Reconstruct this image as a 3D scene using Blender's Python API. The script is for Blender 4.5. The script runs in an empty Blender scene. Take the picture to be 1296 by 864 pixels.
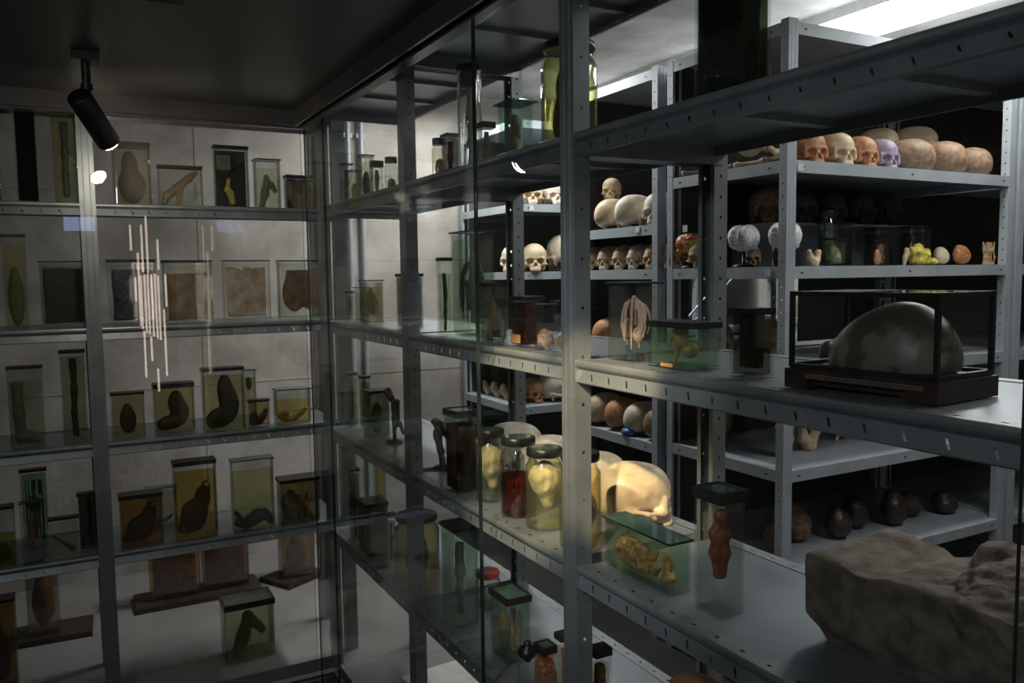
import bpy, bmesh, math, random
import numpy as np
from mathutils import Vector, Matrix, noise
from mathutils.bvhtree import BVHTree
PI = math.pi
scene = bpy.context.scene
COL = scene.collection

# ---------------------------------------------------------------- camera
F_, HEAD, PITCH, ROLL = 1041.02, .4935, .0804, -.0130
fw = Vector((math.sin(HEAD)*math.cos(PITCH), math.cos(HEAD)*math.cos(PITCH), -math.sin(PITCH)))
rt = Vector((math.cos(HEAD), -math.sin(HEAD), 0)); up = rt.cross(fw)
r2 = rt*math.cos(ROLL)+up*math.sin(ROLL); u2 = -rt*math.sin(ROLL)+up*math.cos(ROLL)
cam_data = bpy.data.cameras.new('camera'); cam = bpy.data.objects.new('camera', cam_data); COL.objects.link(cam)
cam.matrix_world = Matrix(((r2.x,u2.x,-fw.x,0),(r2.y,u2.y,-fw.y,0),(r2.z,u2.z,-fw.z,1.78),(0,0,0,1)))
cam_data.sensor_width = 36; cam_data.lens = 36*F_/1296; cam_data.clip_start = .02
scene.camera = cam

# ---------------------------------------------------------------- world, exposure
world = bpy.data.worlds.new('world'); scene.world = world; world.use_nodes = True
world.node_tree.nodes['Background'].inputs[0].default_value = (.75,.85,1,1)
world.node_tree.nodes['Background'].inputs[1].default_value = .05
vs = scene.view_settings
vs.view_transform = 'Standard'; vs.look = 'None'; vs.gamma = 1; vs.use_curve_mapping = False; vs.exposure = 0
scene.cycles.transparent_max_bounces = 40
scene.cycles.max_bounces = 10
scene.cycles.caustics_reflective = False; scene.cycles.caustics_refractive = False
scene.cycles.sample_clamp_indirect = 3

def area_lamp(name, loc, size, size_y, power, color, rot=(0,0,0)):
    d = bpy.data.lights.new(name, 'AREA'); d.shape = 'RECTANGLE'; d.size = size; d.size_y = size_y
    d.energy = power; d.color = color
    o = bpy.data.objects.new(name, d); COL.objects.link(o); o.location = loc; o.rotation_euler = rot
    return o
def spot_lamp(name, loc, target, power, color, angle, blend=.4, radius=.02):
    d = bpy.data.lights.new(name, 'SPOT'); d.energy = power; d.color = color
    d.spot_size = math.radians(angle); d.spot_blend = blend; d.shadow_soft_size = radius
    o = bpy.data.objects.new(name, d); COL.objects.link(o); o.location = loc
    o.rotation_euler = (Vector(target)-Vector(loc)).to_track_quat('-Z','Y').to_euler()
    return o
# daylight-white ceiling fixtures of the store behind the racks (their bodies are built with the store)
FIX = [((3.55,2.55,2.985),.40,1.20,46),((5.86,4.45,2.985),.16,1.2,34),((2.15,4.35,2.985),.16,1.2,40),((3.3,4.25,2.985),.16,1.2,26),((2.75,.85,2.985),.30,1.2,14)]
for i,(l,sx,sy,p) in enumerate(FIX):
    area_lamp('store_light', (l[0],l[1],l[2]-.055), sx, sy, p, (1,.97,.93))
# gallery track lamps; the last two are unseen wide fill spots, added
spot_lamp('track_and_fill_light', (.147,3.137,2.245), (.82,3.98,1.72), 60, (1,.80,.56), 40, .8)
spot_lamp('track_and_fill_light', (.12,.75,2.30), (1.27,1.70,1.23), 250, (1,.74,.45), 17, .5)
spot_lamp('track_and_fill_light', (.12,1.55,2.32), (1.10,1.90,1.24), 170, (1,.78,.50), 24, .6)
spot_lamp('track_and_fill_light', (-.5,.8,2.45), (1.0,1.62,1.38), 90, (.97,.98,1), 36, 1, .05)
spot_lamp('track_and_fill_light', (-1.1,.2,2.45), (1.0,2.1,1.35), 48, (.88,.94,1), 90, .8, .12)  # added unseen fill, brightens the right rack and the glazed case
spot_lamp('track_and_fill_light', (-1.3,.8,2.45), (.2,3.9,1.2), 9, (.95,.95,1), 85, .8, .12)  # added unseen fill, weak and wide, towards the far rack

# ---------------------------------------------------------------- materials
def new_mat(name):
    m = bpy.data.materials.new(name); m.use_nodes = True
    return m, m.node_tree.nodes, m.node_tree.links
def mottled(name, c1, c2, rough=.5, scale=6, metal=0, bump=0, bscale=40, detail=4, spec=.5, sharp=(.35,.65), coat=0):
    m, N, L = new_mat(name); b = N['Principled BSDF']
    tc = N.new('ShaderNodeTexCoord'); n = N.new('ShaderNodeTexNoise'); n.inputs['Scale'].default_value = scale; n.inputs['Detail'].default_value = detail
    r = N.new('ShaderNodeValToRGB'); r.color_ramp.elements[0].position = sharp[0]; r.color_ramp.elements[1].position = sharp[1]
    r.color_ramp.elements[0].color = (*c1,1); r.color_ramp.elements[1].color = (*c2,1)
    L.new(tc.outputs['Object'], n.inputs['Vector']); L.new(n.outputs['Fac'], r.inputs['Fac']); L.new(r.outputs['Color'], b.inputs['Base Color'])
    b.inputs['Roughness'].default_value = rough; b.inputs['Metallic'].default_value = metal
    b.inputs['Specular IOR Level'].default_value = spec; b.inputs['Coat Weight'].default_value = coat
    if bump:
        n2 = N.new('ShaderNodeTexNoise'); n2.inputs['Scale'].default_value = bscale; n2.inputs['Detail'].default_value = 6
        bp = N.new('ShaderNodeBump'); bp.inputs['Strength'].default_value = bump; bp.inputs['Distance'].default_value = .3/bscale
        L.new(tc.outputs['Object'], n2.inputs['Vector']); L.new(n2.outputs['Fac'], bp.inputs['Height']); L.new(bp.outputs['Normal'], b.inputs['Normal'])
    return m
def schlick(N, L, f0, power=5.0):
    g = N.new('ShaderNodeNewGeometry'); d = N.new('ShaderNodeVectorMath'); d.operation = 'DOT_PRODUCT'
    L.new(g.outputs['Incoming'], d.inputs[0]); L.new(g.outputs['Normal'], d.inputs[1])
    a = N.new('ShaderNodeMath'); a.operation = 'ABSOLUTE'; L.new(d.outputs['Value'], a.inputs[0])
    s = N.new('ShaderNodeMath'); s.operation = 'SUBTRACT'; s.inputs[0].default_value = 1; L.new(a.outputs[0], s.inputs[1]); s.use_clamp = True
    p = N.new('ShaderNodeMath'); p.operation = 'POWER'; p.inputs[1].default_value = power; L.new(s.outputs[0], p.inputs[0])
    m = N.new('ShaderNodeMath'); m.operation = 'MULTIPLY_ADD'; m.inputs[1].default_value = 1-f0; m.inputs[2].default_value = f0; m.use_clamp = True
    L.new(p.outputs[0], m.inputs[0])
    return m.outputs[0], s.outputs[0]
def glass_mat(name, tint, edge, f0=.045, rough=.02, haze=0):
    m, N, L = new_mat(name); N.remove(N['Principled BSDF']); out = N['Material Output']
    fac, graz = schlick(N, L, f0)
    pw = N.new('ShaderNodeMath'); pw.operation = 'POWER'; pw.inputs[1].default_value = 3; L.new(graz, pw.inputs[0])
    cm = N.new('ShaderNodeMix'); cm.data_type = 'RGBA'; cm.inputs[6].default_value = (*tint,1); cm.inputs[7].default_value = (*edge,1)
    L.new(pw.outputs[0], cm.inputs[0])
    t = N.new('ShaderNodeBsdfTransparent'); L.new(cm.outputs[2], t.inputs[0])
    g = N.new('ShaderNodeBsdfGlossy'); g.inputs['Roughness'].default_value = rough
    src = t.outputs[0]
    if haze:
        d = N.new('ShaderNodeBsdfDiffuse'); d.inputs[0].default_value = (*edge,1)
        mh = N.new('ShaderNodeMixShader'); mh.inputs[0].default_value = haze; L.new(t.outputs[0], mh.inputs[1]); L.new(d.outputs[0], mh.inputs[2]); src = mh.outputs[0]
    mx = N.new('ShaderNodeMixShader'); L.new(fac, mx.inputs[0]); L.new(src, mx.inputs[1]); L.new(g.outputs[0], mx.inputs[2])
    L.new(mx.outputs[0], out.inputs[0])
    return m
LIQ = {}
def liquid_mat(col, milk=.08):
    k = (col, milk)
    if k in LIQ: return LIQ[k]
    m, N, L = new_mat('preserving_liquid'); N.remove(N['Principled BSDF']); out = N['Material Output']
    t = N.new('ShaderNodeBsdfTransparent'); t.inputs[0].default_value = (*col,1)
    d = N.new('ShaderNodeBsdfDiffuse'); d.inputs[0].default_value = (*col,1)
    tr = N.new('ShaderNodeBsdfTranslucent'); tr.inputs[0].default_value = (*col,1)
    m1 = N.new('ShaderNodeMixShader'); L.new(d.outputs[0], m1.inputs[1]); L.new(tr.outputs[0], m1.inputs[2])
    m2 = N.new('ShaderNodeMixShader'); m2.inputs[0].default_value = milk; L.new(t.outputs[0], m2.inputs[1]); L.new(m1.outputs[0], m2.inputs[2])
    L.new(m2.outputs[0], out.inputs[0]); LIQ[k] = m
    return m
def emit_mat(name, col, s):
    m, N, L = new_mat(name); N.remove(N['Principled BSDF'])
    e = N.new('ShaderNodeEmission'); e.inputs[0].default_value = (*col,1); e.inputs[1].default_value = s
    L.new(e.outputs[0], N['Material Output'].inputs[0]); return m

M = {}
M['steel'] = mottled('galvanised_steel', (.26,.285,.30), (.34,.365,.38), .42, 9, .55, .05, 60)
M['steel_tray'] = mottled('galvanised_tray', (.30,.34,.375), (.37,.41,.45), .33, 5, .6, .04, 30)
M['pale_steel'] = mottled('pale_grey_steel', (.40,.45,.50), (.48,.53,.58), .5, 7, .25)
M['concrete'] = mottled('concrete', (.33,.305,.28), (.56,.53,.495), .9, 3.2, 0, .25, 25, 8)
M['white_board'] = mottled('grey_white_base', (.23,.226,.226), (.28,.275,.275), .6, 3)
M['dark_paint'] = mottled('dark_ceiling_paint', (.045,.045,.047), (.06,.06,.062), .38, 1.5)
M['dark_floor'] = mottled('dark_floor', (.02,.02,.021), (.03,.03,.031), .5, 3)
M['black'] = mottled('black_paint', (.008,.008,.009), (.014,.014,.015), .45, 8)
M['rail'] = mottled('rail_metal', (.075,.072,.07), (.10,.096,.094), .35, 3, .5)
M['tar'] = mottled('black_sealing_pitch', (.006,.006,.007), (.02,.02,.021), .35, 40, 0, .3, 90)
M['cork'] = mottled('brown_stopper', (.03,.018,.012), (.06,.035,.022), .6, 40)
M['pane'] = glass_mat('partition_glass', (.955,.97,.965), (.88,.92,.90), .05, 0)
M['edge'] = mottled('glass_edge', (.012,.02,.018), (.03,.045,.04), .15, 10)
M['jar'] = glass_mat('jar_glass', (.95,.965,.955), (.34,.42,.38), .065, .03)
M['jar_green'] = glass_mat('green_jar_glass', (.93,.965,.945), (.27,.37,.32), .06, .03)
M['lidglass'] = glass_mat('lid_glass', (.55,.72,.66), (.2,.35,.3), .10, .06, .25)
M['label_orange'] = mottled('aged_orange_label', (.62,.30,.10), (.70,.38,.15), .8, 30)
M['paper'] = mottled('paper', (.66,.65,.62), (.74,.73,.70), .8, 20)
M['bone'] = mottled('bone', (.58,.44,.28), (.70,.57,.40), .55, 34, 0, 0.3, 210, 6)
M['bone_pale'] = mottled('pale_bone', (.62,.53,.41), (.78,.70,.58), .6, 56, 0, 0.3, 210, 6)
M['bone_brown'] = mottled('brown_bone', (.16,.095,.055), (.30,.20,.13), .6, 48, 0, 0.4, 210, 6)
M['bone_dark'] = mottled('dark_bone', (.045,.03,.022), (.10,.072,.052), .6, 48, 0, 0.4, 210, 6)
M['bone_red'] = mottled('reddish_bone', (.42,.15,.06), (.55,.32,.18), .6, 64, 0, 0.3, 210, 6)
M['bone_lilac'] = mottled('lilac_bone', (.22,.19,.30), (.40,.33,.42), .6, 88, 0, 0.3, 210, 6)
M['plaster'] = mottled('white_plaster', (.80,.81,.82), (.86,.87,.88), .8, 80, 0, 1, 180)
M['stone'] = mottled('grey_brown_stone', (.125,.100,.080), (.24,.205,.17), .97, 30, 0, 1.0, 150, 10)
M['wood'] = mottled('dark_stained_wood', (.022,.013,.009), (.05,.03,.02), .5, 20)
M['skin_brown'] = mottled('brown_tissue', (.045,.026,.016), (.12,.07,.04), .45, 120, 0, 0.6, 180, coat=.2)
M['skin_dark'] = mottled('dark_tissue', (.018,.013,.01), (.05,.036,.026), .45, 120, 0, 0.6, 180, coat=.2)
M['skin_tan'] = mottled('tan_tissue', (.36,.22,.13), (.52,.35,.22), .5, 88, 0, 0.6, 180)
M['skin_cream'] = mottled('cream_tissue', (.58,.48,.34), (.78,.68,.50), .5, 56, 0, 0.6, 150)
M['skin_pink'] = mottled('pink_tissue', (.62,.36,.27), (.78,.56,.45), .45, 120, 0, 0.6, 180)
M['skin_orange'] = mottled('orange_tissue', (.30,.09,.025), (.60,.31,.12), .45, 96, 0, 0.8, 180)
M['skin_red'] = mottled('red_brown_tissue', (.16,.035,.02), (.34,.10,.06), .45, 96, 0, 0.8, 180)
M['skin_yellow'] = mottled('yellow_tissue', (.55,.45,.05), (.75,.62,.16), .5, 80, 0, 0.6, 150)
M['skin_grey'] = mottled('grey_tissue', (.16,.155,.13), (.30,.29,.24), .55, 96, 0, 0.6, 180)
M['skin_green'] = mottled('grey_green_tissue', (.05,.065,.045), (.12,.14,.09), .55, 96, 0, 0.6, 180)
M['skin_blue'] = mottled('blue_black_tissue', (.010,.014,.03), (.05,.07,.14), .35, 56, 0, 0.8, 150)
M['slab_pink'] = mottled('pale_pink_slab_tissue', (.50,.33,.23), (.82,.70,.60), .5, 19.8, 0, 0.4, 180, 8)
M['slab_brown'] = mottled('brown_slab_tissue', (.13,.06,.03), (.36,.21,.11), .5, 19.8, 0, 0.4, 180, 8)
M['slab_red'] = mottled('brown_red_slab_tissue', (.15,.04,.03), (.38,.20,.13), .5, 24.2, 0, 0.4, 180, 8)
M['slab_orange'] = mottled('orange_slab_tissue', (.10,.02,.01), (.40,.17,.05), .5, 30.8, 0, 0.6, 180, 8)
M['cap_cast'] = mottled('grey_brown_cast', (.10,.085,.065), (.24,.215,.17), .4, 16, 0, .15, 120, 3, sharp=(.46,.54))
M['ink'] = mottled('ink', (.01,.01,.012), (.015,.015,.016), .6, 10)
M['red_cap'] = mottled('red_wax', (.45,.03,.02), (.62,.07,.04), .3, 20)
M['bluebit'] = mottled('blue_plastic', (.04,.13,.45), (.06,.2,.6), .4, 20)
M['brainwax'] = None
def make_brainwax():
    m, N, L = new_mat('painted_brain_model'); b = N['Principled BSDF']; b.inputs['Roughness'].default_value = .35
    tc = N.new('ShaderNodeTexCoord'); v = N.new('ShaderNodeTexVoronoi'); v.inputs['Scale'].default_value = 34
    r = N.new('ShaderNodeValToRGB'); r.color_ramp.interpolation = 'CONSTANT'
    cols = [(.62,.05,.05),(.75,.55,.08),(.10,.40,.10),(.78,.60,.20),(.65,.10,.08)]
    r.color_ramp.elements[0].color = (*cols[0],1); r.color_ramp.elements[1].position = .35; r.color_ramp.elements[1].color = (*cols[1],1)
    for p,c in ((.5,cols[2]),(.62,cols[3]),(.8,cols[4])):
        e = r.color_ramp.elements.new(p); e.color = (*c,1)
    L.new(tc.outputs['Object'], v.inputs['Vector']); L.new(v.outputs['Color'], r.inputs['Fac']); L.new(r.outputs['Color'], b.inputs['Base Color'])
    return m
M['brainwax'] = make_brainwax()

# ---------------------------------------------------------------- object helpers
def tag(o, label=None, cat=None, group=None, kind=None):
    if label: o['label'] = label
    if cat: o['category'] = cat
    if group: o['group'] = group
    if kind: o['kind'] = kind
    return o
def link_mesh(name, me, mats, parent=None, loc=(0,0,0), rotz=0):
    o = bpy.data.objects.new(name, me); COL.objects.link(o)
    if not isinstance(mats, (list,tuple)): mats = [mats]
    if len(me.materials) == 0:
        for m in mats: me.materials.append(m)
    if parent: o.parent = parent
    o.location = loc; o.rotation_euler = (0,0,rotz)
    return o
def empty(name, loc, rotz=0, label=None, cat=None, group=None):
    o = bpy.data.objects.new(name, None); COL.objects.link(o); o.location = loc; o.rotation_euler = (0,0,rotz); o.empty_display_size = .05
    return tag(o, label, cat, group)
def copy_tree(o, parent=None):
    c = o.copy(); COL.objects.link(c); c.parent = parent
    for ch in [x for x in CHILD.get(o.name, [])]: copy_tree(ch, c)
    return c
CHILD = {}
class MB:
    """collects simple shapes, then links them as one mesh"""
    def __init__(s): s.v = []; s.f = []; s.sm = []; s.mi = []
    def add(s, vs, fs, smooth=False, mi=0):
        n = len(s.v); s.v += [tuple(v) for v in vs]
        for f in fs: s.f.append(tuple(i+n for i in f)); s.sm.append(smooth); s.mi.append(mi)
    def box(s, x0,x1,y0,y1,z0,z1, mi=0):
        s.add([(x0,y0,z0),(x1,y0,z0),(x1,y1,z0),(x0,y1,z0),(x0,y0,z1),(x1,y0,z1),(x1,y1,z1),(x0,y1,z1)],
              [(0,3,2,1),(4,5,6,7),(0,1,5,4),(1,2,6,5),(2,3,7,6),(3,0,4,7)], False, mi)
    def prism(s, pts, z0, z1, smooth=False, caps=True, mi=0):
        n = len(pts)
        s.add([(p[0],p[1],z0) for p in pts]+[(p[0],p[1],z1) for p in pts], [(i,(i+1)%n,n+(i+1)%n,n+i) for i in range(n)], smooth, mi)
        if caps: s.add([(p[0],p[1],z0) for p in pts], [tuple(range(n))[::-1]], False, mi); s.add([(p[0],p[1],z1) for p in pts], [tuple(range(n))], False, mi)
    def lathe(s, prof, n=28, smooth=True, mi=0, cx=0, cy=0):
        vs = []; fs = []
        for r,z in prof:
            for k in range(n): a = 2*PI*k/n; vs.append((cx+r*math.cos(a), cy+r*math.sin(a), z))
        for i in range(len(prof)-1):
            for k in range(n): fs.append((i*n+k, i*n+(k+1)%n, (i+1)*n+(k+1)%n, (i+1)*n+k))
        s.add(vs, fs, smooth, mi)
        if prof[0][0] > 1e-5: s.add(vs[:n], [tuple(range(n))[::-1]], False, mi)
        if prof[-1][0] > 1e-5: s.add(vs[-n:], [tuple(range(n))], False, mi)
    def tube(s, pts, r, n=8, mi=0):
        pts = [Vector(p) for p in pts]; vs = []; fs = []
        for i,p in enumerate(pts):
            d = (pts[min(i+1,len(pts)-1)]-pts[max(i-1,0)]).normalized()
            a = d.orthogonal().normalized() if i == 0 else (a-d*a.dot(d)).normalized()
            b = d.cross(a); rr = r[i] if isinstance(r,(list,tuple)) else r
            for k in range(n): t = 2*PI*k/n; vs.append(p+a*rr*math.cos(t)+b*rr*math.sin(t))
        for i in range(len(pts)-1):
            for k in range(n): fs.append((i*n+k, i*n+(k+1)%n, (i+1)*n+(k+1)%n, (i+1)*n+k))
        s.add(vs, fs, True, mi); s.add(vs[:n], [tuple(range(n))[::-1]], False, mi); s.add(vs[-n:], [tuple(range(n))], False, mi)
    def mesh(s, name, xf=None):
        me = bpy.data.meshes.new(name); vs = [tuple(xf @ Vector(v)) for v in s.v] if xf else s.v
        me.from_pydata(vs, [], s.f); me.polygons.foreach_set('use_smooth', s.sm); me.polygons.foreach_set('material_index', s.mi); me.update()
        return me
    def build(s, name, mats, parent=None, loc=(0,0,0), rotz=0):
        o = link_mesh(name, s.mesh(name), mats, parent, loc, rotz)
        if parent is not None: CHILD.setdefault(parent.name, []).append(o)
        return o
def perf(mb, O, u, v, n, pitch, start, hu, hv, wid, shear=0):
    """a sheet-metal strip along u (n cells) with one slot in every cell; O corner, v across (unit), wid width"""
    O = Vector(O); u = Vector(u); v = Vector(v); L = start*2+pitch*(n-1)
    def P(a,b): return O+u*a+v*b
    edges = [0]+[start+pitch*(i+.5) for i in range(n-1)]+[L]
    for i in range(n):
        a0, a1 = edges[i], edges[i+1]; c = start+pitch*i; m = wid/2
        o = [P(a0,0),P(a1,0),P(a1,wid),P(a0,wid)]
        k = [P(c-hu-shear,m-hv),P(c+hu-shear,m-hv),P(c+hu+shear,m+hv),P(c-hu+shear,m+hv)]
        mb.add(o+k, [(0,1,5,4),(1,2,6,5),(2,3,7,6),(3,0,4,7)])
    return L

# ---------------------------------------------------------------- implicit surfaces
def surface_nets(Fd, org, st):
    nx,ny,nz = Fd.shape; S = Fd < 0
    cor = [(i,j,k) for i in (0,1) for j in (0,1) for k in (0,1)]
    def sl(A,c): return A[c[0]:nx-1+c[0], c[1]:ny-1+c[1], c[2]:nz-1+c[2]]
    cnt = sum(sl(S,c).astype(np.int8) for c in cor); act = (cnt>0)&(cnt<8)
    pos = np.zeros(act.shape+(3,)); num = np.zeros(act.shape)
    for a in range(8):
        for ax in range(3):
            c = cor[a]
            if c[ax]: continue
            d = list(c); d[ax] = 1; d = tuple(d)
            A = sl(Fd,c); B = sl(Fd,d); m = (A<0)!=(B<0)
            t = np.where(m, A/np.where(A-B==0,1,A-B), 0)
            p = np.zeros(act.shape+(3,)); p[...] = c; p[...,ax] += t
            pos += p*m[...,None]; num += m
    idx = -np.ones(act.shape,int); w = np.argwhere(act); idx[act] = np.arange(len(w))
    V = (pos[act]/num[act][:,None]+w)*st+np.array(org)
    Q = []
    for ax in range(3):
        b,c = [(1,2),(2,0),(0,1)][ax]
        A = S; lo = [slice(1,-1)]*3; hi = [slice(1,-1)]*3
        lo[ax] = slice(0,-1); hi[ax] = slice(1,None)
        P0 = A[tuple(lo)]; P1 = A[tuple(hi)]
        for flip,mask in ((0,P0&~P1),(1,~P0&P1)):
            e = np.argwhere(mask)
            if not len(e): continue
            off = np.ones(3,int); off[ax] = 0; e = e+off
            def g(db,dc):
                q = e.copy(); q[:,b] -= db; q[:,c] -= dc; return idx[q[:,0],q[:,1],q[:,2]]
            q = np.stack([g(1,1),g(0,1),g(0,0),g(1,0)],1)
            Q.append(q[:,::-1] if flip else q)
    Q = np.concatenate(Q); Q = Q[(Q>=0).all(1)]
    return V, Q
class SDF:
    def __init__(s, lo, hi, res):
        s.lo = np.array(lo,float); s.hi = np.array(hi,float); s.st = (s.hi-s.lo).max()/res
        n = np.ceil((s.hi-s.lo)/s.st).astype(int)+1
        g = np.meshgrid(*[s.lo[i]+np.arange(n[i])*s.st for i in range(3)], indexing='ij'); s.P = np.stack(g,-1); s.F = np.full(s.P.shape[:3], 1e3)
    def ell(s, c, r, rot=None):
        p = s.P-np.array(c)
        if rot is not None: p = p @ np.array(Matrix.Rotation(rot[0],3,rot[1]))
        r = np.array(r,float); k0 = np.linalg.norm(p/r,axis=-1); k1 = np.linalg.norm(p/(r*r),axis=-1)
        return np.where(k1>1e-9, k0*(k0-1)/np.maximum(k1,1e-9), -r.min())
    def cap(s, a, b, ra, rb=None):
        rb = ra if rb is None else rb; a = np.array(a,float); b = np.array(b,float); d = b-a
        h = np.clip(((s.P-a)@d)/max(d@d,1e-12),0,1)
        return np.linalg.norm(s.P-a-h[...,None]*d,axis=-1)-(ra+(rb-ra)*h)
    def box(s, c, r, rd=.0):
        q = np.abs(s.P-np.array(c))-(np.array(r)-rd)
        return np.linalg.norm(np.maximum(q,0),axis=-1)+np.minimum(q.max(-1),0)-rd
    def add(s, f, k=.01):
        if s.F.min() > 100: s.F = f; return s
        h = np.clip(.5+.5*(s.F-f)/k,0,1); s.F = s.F*(1-h)+f*h-k*h*(1-h); return s
    def sub(s, f, k=.004):
        f = -f; h = np.clip(.5-.5*(s.F-f)/k,0,1); s.F = s.F*(1-h)+f*h+k*h*(1-h); return s
    def rough(s, amp, freq, seed=0, oct=3):
        rs = np.random.RandomState(seed); n = 0
        for o in range(oct):
            for _ in range(5):
                d = rs.normal(size=3); d /= np.linalg.norm(d); ph = rs.rand()*6.28
                n = n+np.sin((s.P@d)*freq*(2**o)*(.7+.6*rs.rand())+ph)*(.5**o)/3
        s.F = s.F+amp*n; return s
    def path(s, pts, r, k=.006):
        for i in range(len(pts)-1):
            ra = r[i] if isinstance(r,(list,tuple)) else r; rb = r[i+1] if isinstance(r,(list,tuple)) else r
            s.add(s.cap(pts[i],pts[i+1],ra,rb),k)
        return s
    def mesh(s, name):
        F = s.F.copy(); F[0]=F[-1]=1; F[:,0]=F[:,-1]=1; F[:,:,0]=F[:,:,-1]=1
        V,Q = surface_nets(F, s.lo, s.st)
        me = bpy.data.meshes.new(name); me.from_pydata(V.tolist(), [], Q.tolist())
        me.polygons.foreach_set('use_smooth', [True]*len(me.polygons)); me.update(); return me

# ================================================================ SETTING
def struct(name, boxes, mat):
    mb = MB()
    for b in boxes: mb.box(*b)
    o = mb.build(name, mat); o['kind'] = 'structure'; return o
XG, YG = 1.02, 3.72          # edge of the raised white base under the racks
struct('floor', [(-3,XG,-3,YG,-.14,-.08)], M['dark_floor'])
struct('floor', [(-3,2.0,YG,5.4,-.06,0),(XG,2.0,-1.6,YG,-.06,0)], M['white_board'])
struct('floor', [(2.0,8,-1.6,5.4,-.06,0)], M['dark_floor'])
struct('ceiling', [(-3,.95,-3,3.68,2.5,2.56)], M['dark_paint'])
struct('ceiling', [(-3,8,-1.6,5.45,3.05,3.12)], M['concrete'])
struct('wall_back', [(-3,8.05,5.4,5.5,-.1,3.1)], M['concrete'])
struct('wall_right', [(8,8.1,-1.6,5.45,-.1,3.1)], M['concrete'])
struct('wall_front', [(.95,8,-1.7,-1.6,-.1,3.1)], M['concrete'])
struct('wall_left', [(-3.1,-3,-3,5.45,-.14,3.1)], M['dark_paint'])
struct('wall_rear', [(-3,.95,-3.1,-3,-.14,2.56),(.93,.97,-3,-1.6,-.14,2.56)], M['dark_paint'])
struct('trim_bulkhead', [(.95,.97,-1.6,3.70,2.56,3.05),(-3,.97,3.68,3.70,2.56,3.05)], M['dark_paint'])
struct('trim_rail_right', [(.895,.905,-2,3.62,2.432,2.5),(.925,.965,-2,3.66,2.425,2.5)], M['rail'])
struct('trim_rail_left', [(-3,.90,3.615,3.625,2.435,2.5),(-3,.93,3.645,3.685,2.428,2.5)], M['rail'])
o = struct('trim_ceiling_hatch', [(-.35,.304,2.361,2.366,2.497,2.5),(.299,.304,2.0,2.361,2.497,2.5)], M['black'])
# faint formwork joints and pipes on the concrete wall
struct('trim_wall_joint', [(-3,8,5.397,5.4,2.30,2.306),(-3,8,5.397,5.4,1.12,1.126),(.72,.727,5.397,5.4,0,3.0),(2.12,2.127,5.397,5.4,0,3.0),(3.5,3.507,5.397,5.4,0,3.0)], M['concrete'])
for k,x in enumerate((1.675,1.765)):
    mb = MB(); mb.lathe([(.017,0),(.017,3.05)], 12); mb.box(-.03,.03,.0,.03,1.4,1.43); mb.box(-.03,.03,.0,.03,2.7,2.73)
    tag(mb.build('conduit_pipe', M['pale_steel'], None, (x,5.365,0)), ('left of the two' if k==0 else 'right of the two')+' thin vertical metal pipes fixed to the concrete wall', 'pipe', 'pipes on the concrete wall')

# glass partition panes
def pane(x0,x1,y0,y1,z0,z1,label):
    mb = MB(); mb.box(x0,x1,y0,y1,z0,z1)
    thin_x = (x1-x0) < (y1-y0)
    me = mb.mesh('glass_pane')
    for p in me.polygons:
        n = p.normal
        p.material_index = 0 if abs(n.x if thin_x else n.y) > .5 else 1
    o = link_mesh('glass_pane', me, [M['pane'],M['edge']]); tag(o, label, 'glass pane', 'partition panes in front of the racks'); return o
pane(.938,.946,1.943,3.345,-.08,2.47,'clear partition pane between corner and visible joint, before the middle right-hand shelves')
pane(.938,.946,3.352,3.64,-.08,2.47,'narrow clear partition pane at the far end of the right-hand shelves, next to the corner')
pane(.938,.946,.535,1.936,-.08,2.47,'clear partition pane before the nearest shelves with stone block and glazed skullcap case')
pane(-2.4,.93,3.661,3.669,-.08,2.47,'wide clear partition pane before the far rack on the left')

# ================================================================ RACKS
def post_mesh(H, w=.058, d=.042, pitch=.05):
    """U-shaped perforated upright, face in the local y=0 plane, x from 0 to w, sides going to +y"""
    mb = MB(); y0, y1 = 0, d
    mb.add([(0,y0,0),(w,y0,0),(w,y0,H),(0,y0,H)], [(0,1,2,3)])
    n = int(H/pitch)-1
    for x in (0,w):
        perf(mb, (x,y0,0), (0,0,1), (0,1,0), n, pitch, (H-(n-1)*pitch)/2, .0035, .003, d)
    mb.add([(0,y1,0),(.014,y1,0),(.014,y1,H),(0,y1,H)], [(0,1,2,3)]); mb.add([(w-.014,y1,0),(w,y1,0),(w,y1,H),(w-.014,y1,H)], [(0,1,2,3)])
    # two shallow stiffening ribs on the face
    for x in (w*.3,w*.7): mb.tube([(x,y0+.0005,.0),(x,y0+.0005,H)], .0014, 6)
    return mb.mesh('post')
def beam_mesh(L):
    mb = MB(); n = int((L-.04)/.064); st = (L-.064*(n-1))/2; X = (1,0,0)
    def strip(a,b): mb.add([(0,a[0],a[1]),(L,a[0],a[1]),(L,b[0],b[1]),(0,b[0],b[1])], [(0,1,2,3)], False)
    perf(mb, (0,.002,0), X, (0,1,0), n, .064, st, .0045, .003, .034)
    prof = [(.002,0),(-.001,-.0015),(-.003,-.006),(-.003,-.012),(-.001,-.016),(.004,-.019),(.0075,-.023)]
    for i in range(len(prof)-1): strip(prof[i],prof[i+1])
    v = Vector((0,-.0095,-.027)); w = v.length
    perf(mb, (0,.0075,-.023), X, v.normalized(), n, .064, st, .0022, .0072, w, .004)
    strip((-.002,-.050),(.001,-.053)); strip((.001,-.053),(.012,-.052)); strip((.012,-.052),(.012,-.046))
    return mb.mesh('beam')
def tray_mesh(L, D):
    mb = MB(); mb.box(0,L,.036,D-.036,-.006,-.0015)
    for y in (.036,D-.0375): mb.box(0,L,y,y+.0015,-.03,-.006)
    for x in (.001,L-.003): mb.box(x,x+.002,.012,D-.012,-.05,-.001)
    for x in (L*.33,L*.66): mb.box(x,x+.03,.04,D-.04,-.018,-.006)
    return mb.mesh('shelf')
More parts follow.
